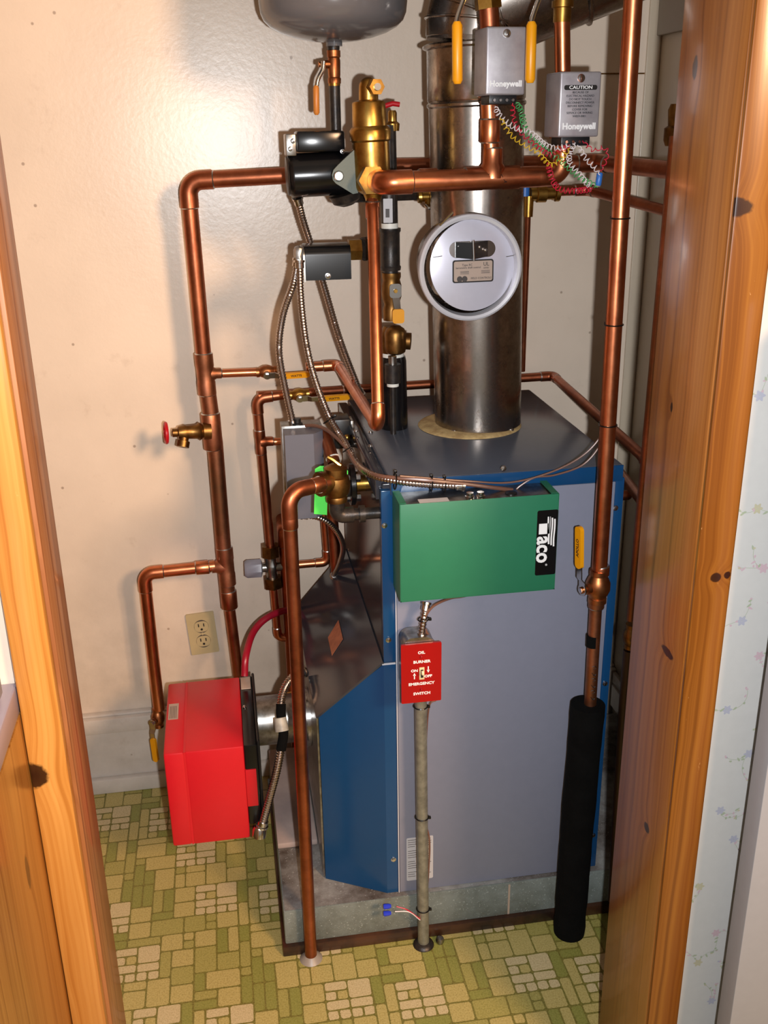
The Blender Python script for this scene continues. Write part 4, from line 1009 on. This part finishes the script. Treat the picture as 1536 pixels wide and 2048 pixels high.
# red-handled valve behind separator
a = P(783, 225, y=yi); root = thing('gate_valve', 'small brass valve with red handle peeking out right of the brass separator', 'valve', a)
m = MB(); m.lathe(P(785, 262, y=yi), Z, [(0, .012), (.012, .013), (.016, .008), (.030, .008), (.034, .006), ((a-P(785, 262, y=yi)).z, .005)], 20); m.build('valve_body', 'brass', root)
m = MB(); m.tube([P(770, 212, y=yi), P(785, 207, y=yi), P(799, 209, y=yi)], .0045, 10); m.build('handle', 'valvered', root)

# low-water / aquastat box
yb_ = 1.80
q0, q1 = P(611, 520, y=yb_), P(702, 518, y=yb_); zt_ = P(655, 492, y=yb_).z; zb_ = P(655, 560, y=yb_).z
t1 = thing('control_box', 'black metal control box with rounded top, left of the vertical copper pipe', 'control box', V(((q0.x+q1.x)/2, yb_+.03, zb_)))
m = MB(); prof = []
for k in range(7): a_ = PI/2*k/6; prof.append((yb_+.016-.016*math.sin(a_)*1.0 if False else yb_+.016-.016*math.cos(PI/2-a_), zt_-.016+.016*math.cos(a_)))
sect = [(yb_, zb_), (yb_, zt_-.016)]+[(yb_+.016-.016*math.cos(a_), zt_-.016+.016*math.sin(a_)) for a_ in [PI/2*k/6 for k in range(1, 7)]]+[(yb_+.06, zt_), (yb_+.06, zb_)]
m.prism([V((q0.x, a_, b_)) for a_, b_ in sect], V((q1.x-q0.x, 0, 0))); m.build('cover', 'blackpaint', t1)
m = MB(); m.prism([V((q0.x-.004, a_-.002, b_-.002)) for a_, b_ in sect], V((.003, 0, 0))); m.build('base_plate', 'steel', t1)
screw(P(656, 552, y=yb_), V((0, -1, 0)), .0042, 'chrome', t1)
m = MB(); m.hexn(V((q1.x, yb_+.03, P(712, 499, y=yb_+.03).z)), V((P(722, 499, y=yb_+.03).x, yb_+.03, P(712, 499, y=yb_+.03).z)), .020); m.build('brass_plug', 'brass', t1)
pz_ = P(712, 499, y=yb_+.03).z
m = MB(); m.lathe(V((P(722, 499, y=yb_+.03).x, yb_+.03, pz_)), V((1, .6, 0)), [(0, .016), (.006, .016), (.007, .021), (.016, .021)], 24); m.build('bushing', 'iron', t1)
m = MB(); a = P(597, 515, y=yb_+.02); m.box(a+V((.001, 0, .002)), (.018, .030, .036), .008); m.build('duplex_connector', 'steel', t1)

# ---- vertical copper pipe under the separator with bypass to the left pipe
zby = P(676, 733, y=2.09).z
lowc = P(757, 856, z=zby)
if not (1.55 < lowc.y < 1.85): lowc = P(757, 856, y=1.68)
topc = P(745, 400, y=ya-.005)
t1 = thing('copper_pipe', 'vertical copper pipe under the brass separator, bending back to the left wall pipe', 'pipe', lowc)
tl = P(425, 748, y=2.09)
tubes(t1, [topc, lowc, P(676, 730, y=2.09), P(612, 735, y=2.09)], rad(24, P(750, 600, y=1.74)), 'copper', fr=1.5)
sleeve(t1, P(745, 420, y=ya-.006), Z, .026, rad(29, topc), 'copper')
valve('ball_valve', 'upper of the two yellow-handled ball valves on the back wall, beside the left copper pipe', P(533, 743, y=2.09), V((1, 0, .06)), rad(16, tl), V((0, -1, -.2)), V((1, 0, .02)), hl=.088, text='WATTS', hw=.013, neck=.008, group='yellow-handled ball valves on the back wall')
valve('ball_valve', 'lower of the two yellow-handled ball valves on the back wall, above the grey control box', P(598, 789, y=2.09), V((1, 0, .06)), rad(16, tl), V((0, -1, -.2)), V((1, 0, .02)), hl=.105, text='WATTS', hw=.013, neck=.008, mat='brass', group='yellow-handled ball valves on the back wall')

# ================================================================== LEFT WALL PIPE
L0, L1, L2 = P(375, 362, y=2.09), P(449, 1120, y=2.09), P(456, 1190, y=2.09)
rL = rad(33, L0.lerp(L1, .5))
t1 = thing('copper_pipe', 'tall tarnished copper pipe on the back wall, left of everything but the hose bib', 'pipe', P(476, 1345, y=2.09))
tubes(t1, [P(590, 350, y=2.06), L0, P(411, 750, y=2.09)], rL*.92, 'copper_dull', fr=1.7)
MB().tube([P(411, 750, y=2.09), P(430, 885, y=2.09), L1, L2], rL*.98, 24).build('main_tube', 'copper_old', t1)
MB().cyl(L2, L2+(P(478, 1360, y=2.09)-L2)*2.0, rL*.72).build('lower_tube', 'copper_dull', t1)
dL = (L0-L1).normalized()
tee(t1, P(411, 748, y=2.09), dL, X, rL*.98, rL*.55, 'copper_old', L=rL*5, Lb=rL*1.9)
MB().cyl(P(420, 748, y=2.09), P(520, 744, y=2.09), rad(17, tl)).build('branch_tube', 'copper', t1)
sleeve(t1, P(424, 862, y=2.09), dL, .078, rL*1.18, 'copper_old', 'hose_bib_tee')
tee(t1, P(452, 1132, y=2.09), dL, -X, rL*.98, rL*.7, 'copper_old', L=rL*5.2, Lb=rL*1.8)
sleeve(t1, P(458, 1198, y=2.09), dL, .042, rL*1.08, 'copper_dull', 'reducer')
# left drop to burner valve
t1 = thing('copper_pipe', 'copper branch pipe bending down behind the left edge of the red burner', 'pipe', P(318, 1415, y=2.09))
tubes(t1, [P(430, 1132, y=2.09), P(288, 1147, y=2.09), P(318, 1418, y=2.09)], rad(24, L1), 'copper', fr=1.7)
sleeve(t1, P(405, 1135, y=2.09), X, .028, rad(28, L1), 'copper')
valve('ball_valve', 'small ball valve with yellow handle hanging behind the left edge of the red burner', P(316, 1435, y=2.09), Z, rad(17, L1), V((-.5, -1, 0)), V((.03, 0, -1)), hl=.10, hw=.014)
# hose bib
a = P(418, 862, y=2.075)
t1 = thing('hose_bib', 'brass drain valve with red wheel on the left copper pipe', 'valve', a)
p_ = [P(412, 862, y=2.075), P(345, 866, y=2.065)]; dh = (p_[1]-p_[0]).normalized(); L = (p_[1]-p_[0]).length
m = MB(); m.lathe(p_[0], dh, [(-.01, .018), (.006, .018), (.008, .0155), (.014, .0195), (.02, .0155), (.04, .0145), (.044, .016), (.058, .013), (.060, .009), (.070, .009), (.071, .0045), (L, .0045)], 24)
sp0 = p_[0]+dh*.044; m.lathe(sp0, V((-.25, -.45, -1)), [(0, .010), (.018, .010), (.019, .0135), (.032, .0135)], 20); m.build('valve_body', 'brass_dull', t1)
hw_ = P(332, 866, y=2.063); x, y, dd_ = frame(dh); m = MB()
m.tube([hw_+x*math.cos(k/18*2*PI)*.020+y*math.sin(k/18*2*PI)*.020 for k in range(19)], .0042, 8)
for k in range(4): m.tube([hw_, hw_+x*math.cos(k*PI/2)*.02+y*math.sin(k*PI/2)*.02], .0032, 6)
m.sphere(hw_, .006, 10); m.build('hand_wheel', 'valvered', t1)

# ================================================================== BACK PIPES
yk = 2.10
t1 = thing('copper_pipe', 'dark copper pipe crossing the back wall behind the flue at pump height', 'pipe', P(800, 328, y=yk))
tubes(t1, [P(700, 335, y=yk), P(1195, 326, y=yk), P(1358, 342, y=1.80)], rad(32, P(900, 328, y=yk)), 'copper_dull', fr=1.4)
MB().lathe(P(1335, 340, y=1.84), V((1, -.5, 0)), [(0, .028), (.03, .028)], 24).build('coupling', 'copper_dull', t1)
t1 = thing('iron_pipe', 'thin black iron pipe with brass drain fitting, low behind the brass separator', 'pipe', P(780, 394, y=1.90))
MB().cyl(P(690, 398, y=1.86), P(850, 392, y=2.0), rad(15, P(780, 394, y=1.95))).build('tube', 'iron', t1)
m = MB(); m.lathe(P(836, 394, y=1.94), X, [(0, .011), (.006, .012), (.008, .009), (.02, .009), (.022, .012), (.034, .012)], 18); m.cyl(P(856, 396, y=1.94), P(857, 412, y=1.93), .007); m.build('brass_fitting', 'brass', t1)
m = MB(); m.tube(cat([P(850, 410, y=1.925), P(858, 417, y=1.92), P(868, 413, y=1.92)], 5), .003, 8); m.build('bleeder_lever', 'chrome', t1)
t1 = thing('feed_pipe', 'thin copper feed pipe with brass union and blue cap, right of the flue', 'pipe', P(1110, 382, y=2.05))
tubes(t1, [P(1095, 383, y=2.05), P(1175, 380, y=2.05), P(1345, 425, y=1.75)], rad(20, P(1200, 388, y=2.0)), 'copper_dull', fr=1.4)
m = MB(); a = P(1060, 388, y=2.02); m.lathe(a, X, [(0, .013), (.012, .013), (.014, .017), (.032, .017), (.034, .012), (.05, .012), (.052, .016), (.06, .016)], 18); m.lathe(P(1058, 392, y=2.02), -Z, [(0, .010), (.04, .009)], 16); m.build('brass_union', 'brass', t1)
m = MB(); m.lathe(P(1050, 384, y=2.02), V((0, 0, 1)), [(-.008, .009), (.010, .009)], 14); m.build('blue_cap', 'tapeblue', t1)
MB().cyl(P(1056, 430, y=2.06), P(1045, 742, y=2.12), rad(11, P(1050, 600, y=2.1))).build('drop_tube', 'copper_dull', t1)
# low back pipe -> to right wall
zk = P(1105, 752, y=2.135).z
rp2 = rad(17, P(1100, 750, y=2.13))
tend = P(1296, 922, z=zk)
t1 = thing('copper_pipe', 'thin copper pipe along the back wall behind the boiler top, turning forward on the right', 'pipe', P(900, 765, y=2.13))
tubes(t1, [P(516, 792, y=2.10), P(700, 779, y=2.13), P(1107, 752, y=2.135), tend], rp2, 'copper_dull', fr=1.5)
# mixing valve loop
ye = 2.10
t1 = thing('copper_pipe', 'thin copper pipe dropping left of the grey control box to the mixing valve', 'pipe', P(541, 1092, y=ye))
tubes(t1, [P(570, 789, y=ye), P(514, 797, y=ye), P(541, 1098, y=ye)], rad(19, P(530, 950, y=ye)), 'copper_dull', fr=1.7)
tee(t1, P(521, 884, y=ye), P(514, 797, y=ye)-P(541, 1098, y=ye), X, rad(19, P(530, 950, y=ye)), rad(16, P(530, 950, y=ye)), 'copper_dull')
MB().cyl(P(535, 884, y=ye), P(690, 878, y=ye), rad(15, P(600, 884, y=ye))).build('cross_tube', 'copper', t1)
mv = P(543, 1134, y=ye)
t1 = thing('mixing_valve', 'chrome mixing valve with grey octagonal knob on the back wall above the outlet', 'valve', mv)
rq = rad(24, mv); m = MB(); m.lathe(P(541, 1112, y=ye), P(545, 1160, y=ye)-P(541, 1112, y=ye), [(0, rq), (.014, rq*.9), (.020, rq*1.1), (.034, rq*1.1), (.04, rq*.9), (.054, rq)], 20)
m.cyl(mv-X*.03, mv+X*.034, rq*.78); m.build('body', 'steel', t1)
for a, b in ((P(540, 1090, y=ye), P(541, 1112, y=ye)), (P(545, 1154, y=ye), P(547, 1174, y=ye))): MB().hexn(a, b, rad(36, mv)*1.05).build('union_nut', 'brass_dull', t1)
m = MB(); a, b = P(525, 1136, y=ye), P(489, 1138, y=ye); m.lathe(a, b-a, [(0, .012), (.003, .0225), ((b-a).length-.006, .0225), ((b-a).length, .018)], 8); m.build('knob', 'knobgrey', t1)
t1 = thing('copper_pipe', 'thin copper pipe leaving the mixing valve to the right and rising behind the relief valve', 'pipe', P(570, 1132, y=ye))
rz = rad(16, mv); tubes(t1, [P(556, 1133, y=ye), P(656, 1124, y=ye), P(646, 1000, y=ye)], rz, 'copper', fr=1.6)
t1 = thing('copper_pipe', 'thin copper pipe under the mixing valve, turning right towards the hood', 'pipe', P(556, 1272, y=ye))
tubes(t1, [P(547, 1172, y=ye), P(556, 1275, y=ye), P(640, 1275, y=ye)], rz*.95, 'copper', fr=1.6)
t1 = thing('copper_pipe', 'copper pipe half hidden behind the front pipe, rising and turning into the wall', 'pipe', P(578, 1335, y=ye))
ptop = P(567, 1062, y=ye); tubes(t1, [V((P(586, 1360, y=ye).x, ye-.004, .02)), ptop, ptop+V((0, .078, 0))], rad(22, mv), 'copper_dull', fr=1.4)
t1 = thing('copper_pipe', 'copper pipe behind the hood tip, rising to the boiler side', 'pipe', P(678, 1160, y=2.04))
MB().cyl(P(676, 1180, y=2.04), P(662, 1000, y=2.04), rad(22, mv)).build('tube', 'copper_dull', t1)
t1 = thing('copper_pipe', 'short thick copper drop pipe entering the relief valve from behind the grey box', 'pipe', P(668, 925, y=1.76))
MB().tube(cat([P(640, 866, y=1.80), P(652, 878, y=1.79), P(668, 925, y=1.755)], 5), rad(34, P(660, 900, y=1.76))*.75, 20).build('tube', 'copper_dull', t1)
MB().lathe(P(665.5, 917, y=1.761), P(652, 878, y=1.79)-P(668, 925, y=1.755), [(0, .0132), (.0022, .0132)], 20).build('thread_tape', 'tape_white', t1)

# right vertical pipes
yr = tend.y
t1 = thing('copper_pipe', 'copper pipe against the right wall, half hidden by the pine door jamb', 'pipe', P(1262, 1240, y=yr))
MB().cyl(P(1262, 1240, y=yr), P(1350, 272, y=yr), rad(20, tend)).build('tube', 'copper_old', t1)
tee(t1, P(1297, 922, y=yr), P(1350, 272, y=yr)-P(1262, 1240, y=yr), P(1107, 752, y=2.135)-tend, rad(24, tend), rp2, 'copper_dull', L=.07, Lb=.03)
valve('ball_valve', 'dark brass valve on the copper pipe beside the pine door jamb', P(1262, 1272, y=yr), P(1350, 272, y=yr)-P(1262, 1240, y=yr), rad(22, tend), V((0, -1, 0)), V((.4, -.3, 1)), hl=.04, mat='brass_dull', grip='iron', hw=.010)
tag(MB().tube([P(1259, 1300, y=yr), P(1250, 1400, y=yr), P(1226, 1800, y=yr)], rad(26, tend), 20).build('drain_pipe', simple('old_brown_pipe', (70, 54, 40), .5, .3)), 'dark lower pipe below the brass valve beside the pine door jamb', 'pipe')
t1 = thing('copper_pipe', 'lower diagonal copper pipe behind the right edge of the boiler', 'pipe', P(1270, 985, y=1.80))
MB().cyl(P(1225, 925, y=2.08), P(1284, 1002, y=yr+.02), rad(18, P(1260, 970, y=1.95))).build('tube', 'copper_dull', t1)
t1 = thing('copper_elbow', 'stubby copper elbow poking out behind the right boiler edge', 'pipe fitting', P(1252, 992, y=1.9))
tubes(t1, [V((XR+.008, 1.9, P(1252, 992, y=1.9).z)), P(1256, 990, y=1.9), P(1254, 996, y=1.93)+V((0, .02, 0))], rad(22, P(1252, 992, y=1.9))*.8, 'copper_dull', fr=1)
t1 = thing('drain_elbow', 'dark pipe end with yellowish rim low behind the right boiler edge', 'pipe fitting', P(1215, 1650, y=1.75))
MB().cyl(V((XR+.008, 1.72, P(1215, 1650, y=1.72).z)), P(1226, 1648, y=1.72), .017).build('tube', 'iron', t1); MB().lathe(P(1226, 1648, y=1.72), X, [(0, .019), (.004, .019)], 20).build('rim', 'brass_dull', t1)

# electrical box high on the right wall
a = P(1318, 66, x=RX-.001); m = MB(); z0 = P(1330, 70, x=RX).z; m.bb((RX-.012, 1.30, z0), (RX-.0006, a.y, z0+.25), .002)
tag(m.build('junction_box', simple('pale_grey_box', (168, 160, 150), .5)), 'grey electrical box high on the right wall, beside the door jamb', 'electrical box')
m = MB(); m.lathe(P(1346, 292, y=1.80), Z, [(0, .014), (.01, .018), (.03, .018), (.034, .012), (.06, .014), (.07, .010)], 18)
tag(m.build('brass_fitting', 'brass_dull'), 'brass fitting above the big back pipe, half hidden by the right jamb', 'pipe fitting')

# ================================================================== GREY CONTROL BOX + black relay left of boiler
yg = 1.76
f4 = [P(569, 868, y=yg), P(626, 871, y=yg), P(624, 1034, y=yg), P(560, 1022, y=yg)]
f4 = [P(570, 868, y=yg), P(627, 871, y=yg), V((P(627, 1034, y=yg).x, yg, P(627, 1036, y=yg).z)), V((P(566, 1030, y=yg).x, yg, P(600, 1034, y=yg).z))]
gx0, gx1, gz1, gz0 = f4[0].x-.001, f4[1].x, (f4[0].z+f4[1].z)/2, f4[2].z
t1 = thing('aquastat', 'tall grey control box left of the boiler, behind the front copper pipe', 'control box', V(((gx0+gx1)/2, yg+.04, gz0)))
m = MB(); ch = .016; xs1 = P(646, 880, y=yg+.02).x
m.prism([V((gx0, yg, gz0)), V((gx1, yg, gz0)), V((xs1, yg+.02, gz0)), V((xs1, yg+.045, gz0)), V((gx0, yg+.045, gz0))], Z*(gz1-gz0)); m.build('cover', 'control', t1)
m = MB(); m.bb((gx0-.003, yg+.046, gz0-.002), (xs1+.001, yg+.085, gz1+.004), .001); m.build('base', 'steel', t1)
MB().lathe(V((gx0+.028, yg+.055, gz1+.004)), Z, [(0, .010), (.003, .010), (.004, .007), (.012, .007)], 16).build('grommet', 'blackplastic', t1)
bx2 = P(682, 862, y=1.95)
t1 = thing('relay_case', 'black plastic case on the upper left side of the boiler behind the conduit bundle', 'control box', bx2)
MB().box(bx2, (.036, .05, .062), .004).build('case', 'blackplastic', t1); MB().box(bx2+V((.021, -.0, 0)), (.006, .04, .05), .001).build('bracket', 'steel', t1)
MB().sphere(P(694, 875, y=1.90), .007, 12).build('lens', 'brass', t1)
a = P(720, 978, y=1.70)
fx_ = P(703, 968, y=1.76); fx_ = V((fx_.x, 1.76, fx_.z))
t1 = thing('pipe_flange', 'dark round flange with chrome nuts and brass neck on the upper left boiler side', 'flange', fx_)
MB().lathe(fx_, X, [(-.006, .036), (-.004, .040), (.004, .040), (.006, .036)], 36).build('flange_disc', 'blackpaint', t1)
MB().cyl(fx_+X*.006, V((XL+.001, 1.76, fx_.z)), .0155).build('neck', 'brass', t1)
for dy_, dz_ in ((-.020, .018), (-.020, -.020), (.02, .02)):
    MB().hexn(fx_+V((-.014, dy_, dz_)), fx_+V((.014, dy_, dz_)), .0075).build('nut', 'chrome', t1)
MB().lathe(fx_-X*.006, -X, [(0, .030), (.020, .032), (.026, .020)], 24).build('hub', 'iron', t1)

# ================================================================== FLEX CONDUITS
rf = rad(15, P(600, 600, y=1.82))
flex('flexible_conduit', 'dark flexible conduit running from the pump down behind the black control box', [P(595, 396, y=1.86), P(606, 440, y=1.88), P(622, 490, y=1.89), P(645, 562, y=1.89), P(680, 680, y=1.90), P(722, 790, y=1.92)], rf)
flex('flexible_conduit', 'flexible conduit bowing left from the black control box down to the grey control box', [P(596, 520, y=1.81), P(586, 570, y=1.81), P(566, 630, y=1.82), P(558, 700, y=1.82), P(570, 775, y=1.82), P(587, 852, y=yg+.06)], rf)
cpts = [P(599, 522, y=1.80), P(602, 600, y=1.80), P(613, 690, y=1.80), P(632, 765, y=1.79), P(662, 840, y=1.77), P(690, 885, y=1.72), P(712, 925, y=1.66), P(745, 950, y=1.58), P(800, 963, y=1.545), P(860, 969, y=1.535), P(926, 972, y=1.535)]
flex('flexible_conduit', 'long flexible conduit sweeping from the black control box onto the green relay box', cpts, rf*.95)
tag(MB().tube(cat([P(592, 872, y=yg+.06), P(610, 852, y=yg+.05), P(650, 858, y=1.77), P(690, 893, y=1.71), P(715, 932, y=1.64), P(760, 952, y=1.56), P(850, 960, y=1.53), P(930, 968, y=1.53), P(985, 975, y=1.53), P(1025, 980, y=1.535)]), .0035, 8).build('thin_cable', 'lamp_cord'), 'brown cable bundled along the conduit over the top of the green relay box', 'cable')
for i, pts in enumerate(([(1205, 850), (1196, 880), (1160, 915), (1100, 945), (1020, 965), (930, 962), (800, 952)], [(1207, 855), (1200, 890), (1165, 930), (1110, 950), (1070, 955), (1040, 972), (1028, 985)])):
    tag(MB().tube(cat([P(a, b, y=1.535) for a, b in pts]), .0017, 8).build('thin_cable', 'lamp_cord'), ('upper', 'lower')[i]+' of the two thin cables curving from the riser to the green relay box', 'cable')
for i, (a, b, y_, r_) in enumerate(((658, 840, 1.77, .012), (697, 897, 1.70, .012), (790, 962, 1.548, .014), (862, 968, 1.535, .012), (888, 970, 1.535, .012))):
    ziptie(P(a, b, y=y_), V((1, 0, -.1)) if i > 1 else V((.6, -.4, -1)), r_, ('black cable tie on the conduit bundle next to the black plastic case', 'black cable tie on the conduit bundle above the relief valve', 'black cable tie at the upper left corner of the blue post', 'left black cable tie above the green relay box', 'right black cable tie above the green relay box')[i], V((.1, .2, 1)))
flex('flexible_conduit', 'bright flexible conduit curving from under the grey control box down to the hood tip', [P(604, 1030, y=yg+.01), P(640, 1036, y=1.77), P(668, 1055, y=1.78), P(686, 1090, y=1.82), P(680, 1125, y=1.92), P(667, 1152, y=2.03)], rf*.86)
flex('flexible_conduit', 'short flexible conduit hanging between the iron elbow and the blue post', [P(752, 1045, y=1.75), P(742, 1062, y=1.78), P(738, 1085, y=1.80)], rf*.5)
flex('flexible_conduit', 'dim flexible conduit behind the hood tip under the iron elbow', [P(714, 1052, y=1.98), P(706, 1075, y=2.0), P(702, 1100, y=2.05)], rf*.7)

# ================================================================== BURNER
yb0 = 1.665
pFR = P(487, 1493, y=yb0); pBR = P(478, 1354, z=pFR.z); pFL = P(320.5, 1509, y=yb0); pB = P(349, 1692, y=yb0); pBb = P(506, 1677, y=yb0)
X0, X1 = (pFL.x+pB.x)/2+.001, pFR.x; Z1 = (pFR.z+pFL.z)/2; Z0 = (pB.z+pBb.z)/2; Y0, Y1 = yb0, pBR.y
t1 = thing('oil_burner', 'red oil burner with black end, left of the boiler on a steel air tube', 'burner', V(((X0+X1)/2, (Y0+Y1)/2, Z0)))
xs = X0+(X1-X0)*.26
m = MB(); m.bb((X0, Y0, Z0), (xs-.0006, Y1, Z1), .005); m.bb((xs+.0006, Y0, Z0), (X1, Y1, Z1), .004); m.bb((xs-.002, Y0+.001, Z0+.001), (xs+.002, Y1-.001, Z1-.001)); 
xt = P(516, 1590, y=yb0).x; m.bb((X1-.0005, Y0+.0002, P(512, 1612, y=yb0).z), (xt, Y0+.09, P(502, 1540, y=yb0).z), .001)
m.build('cover', 'red', t1)
xk = P(520, 1495, y=yb0+.01).x
m = MB(); m.bb((X1, Y0+.003, Z0+.03), (xk-.006, Y1+.004, Z1-.001), .003); m.build('body', 'blackpaint', t1)
m = MB(); m.bb((xk-.006, Y0+.006, Z0+.02), (xk, Y1+.006, Z1+.004), .003); m.build('mounting_plate', 'blackplastic', t1)
m = MB(); m.bb((X1+.002, Y1-.055, Z1-.001), (xk-.009, Y1-.006, Z1+.0015), .001); m.build('cover_plate', 'tan_label', t1)
c0 = P(347, 1423, z=Z1+.0004); m = MB(); m.bb((c0.x-.010, c0.y-.030, Z1+.0002), (c0.x+.010, c0.y+.030, Z1+.0006)); q = m.build('rating_label', 'tan_label', t1, 'small tan rating label')
m = MB()
for k in range(5): m.bb((c0.x-.007+.003*k, c0.y-.026, Z1+.0007), (c0.x-.006+.003*k, c0.y+.02, Z1+.0009))
m.build('print_lines', 'inkgrey', q)
screw(P(485, 1415, z=Z1-.001)+V((.004, 0, .001)), Z, .003, 'chrome', t1)
# air tube
ct0 = P(520, 1450, y=yb0+.16); tz = (P(560, 1398, y=yb0+.15).z+P(560, 1500, y=yb0+.09).z)/2
rtb = rad(98, P(570, 1450, y=yb0+.14)); tyc = yb0+.155; tz = P(560, 1448, y=tyc-.02).z
m = MB(); m.cyl(V((xk, tyc, tz)), V((XW-.004, tyc, tz)), rtb, seg=40); m.build('air_tube', 'steel', t1)
m = MB(); m.lathe(V((XW-.012, tyc, tz)), X, [(0, rtb*1.22), (.006, rtb*1.22), (.0065, rtb*1.1), (.009, rtb*1.1)], 40); m.build('flange', 'chrome', t1)
# white igniter glow label under tube etc
a = P(615, 1498, y=1.80); 
# conduit to burner
yb2 = yb0-.006
fx = flex('flexible_conduit', 'flexible conduit with pale tape band looping over the burner air tube', [P(608, 1343, y=1.78), P(583, 1356, y=1.76), P(566, 1385, y=1.74), P(561, 1425, y=1.71), P(566, 1462, y=1.69), P(556, 1530, y=1.67), P(538, 1600, y=1.66), P(524, 1652, y=yb2)], rf*1.25)
m = MB(); pp = cat([P(562, 1408, y=1.715), P(562, 1430, y=1.705), P(567, 1465, y=1.688), P(562, 1500, y=1.678)], 6); m.tube(pp, rf*1.45, 14); m.build('black_sleeve', 'foam', fx)
m = MB(); m.tube([P(560, 1435, y=1.70), P(564, 1462, y=1.688)], lambda i: rf*1.75+.002*i, 14); m.build('pale_tape', 'tapegrey', fx)
m = MB(); a = P(520, 1656, y=yb2); m.lathe(a+V((0, 0, .004)), V((-.15, -.2, -1)), [(0, .011), (.006, .014), (.022, .0135), (.026, .008)], 18); m.box(a+V((-.008, .008, -.010)), (.014, .02, .012), .003); m.build('angle_connector', 'chrome', fx)
# red power cable arc
tag(MB().tube(cat([P(489, 1352, y=Y1-.02), P(492, 1310, y=Y1), P(508, 1262, y=2.0), P(540, 1232, y=2.03), P(585, 1220, y=2.06), P(628, 1236, y=2.08)]), rad(14, P(540, 1230, y=2.03)), 12).build('red_hose', 'hose'), 'dark red cable arching from the top of the burner to the hood', 'cable')
tag(MB().tube([P(505, 1400, y=2.0), P(560, 1393, y=2.02)], .007, 10).build('oil_line', 'hose'), 'short dark red oil line behind the burner air tube', 'hose')
t1 = thing('oil_valve', 'small brass and steel valve on top of the burner flange behind the front copper pipe', 'valve', P(612, 1385, y=2.0))
m = MB(); m.box(P(614, 1382, y=1.95), (.022, .02, .03), .003); m.build('body', 'steel', t1)
m = MB(); m.cyl(P(572, 1390, y=1.98), P(600, 1385, y=1.96), .006); m.build('line_nut', 'brass', t1)
print('objects', len(bpy.data.objects))
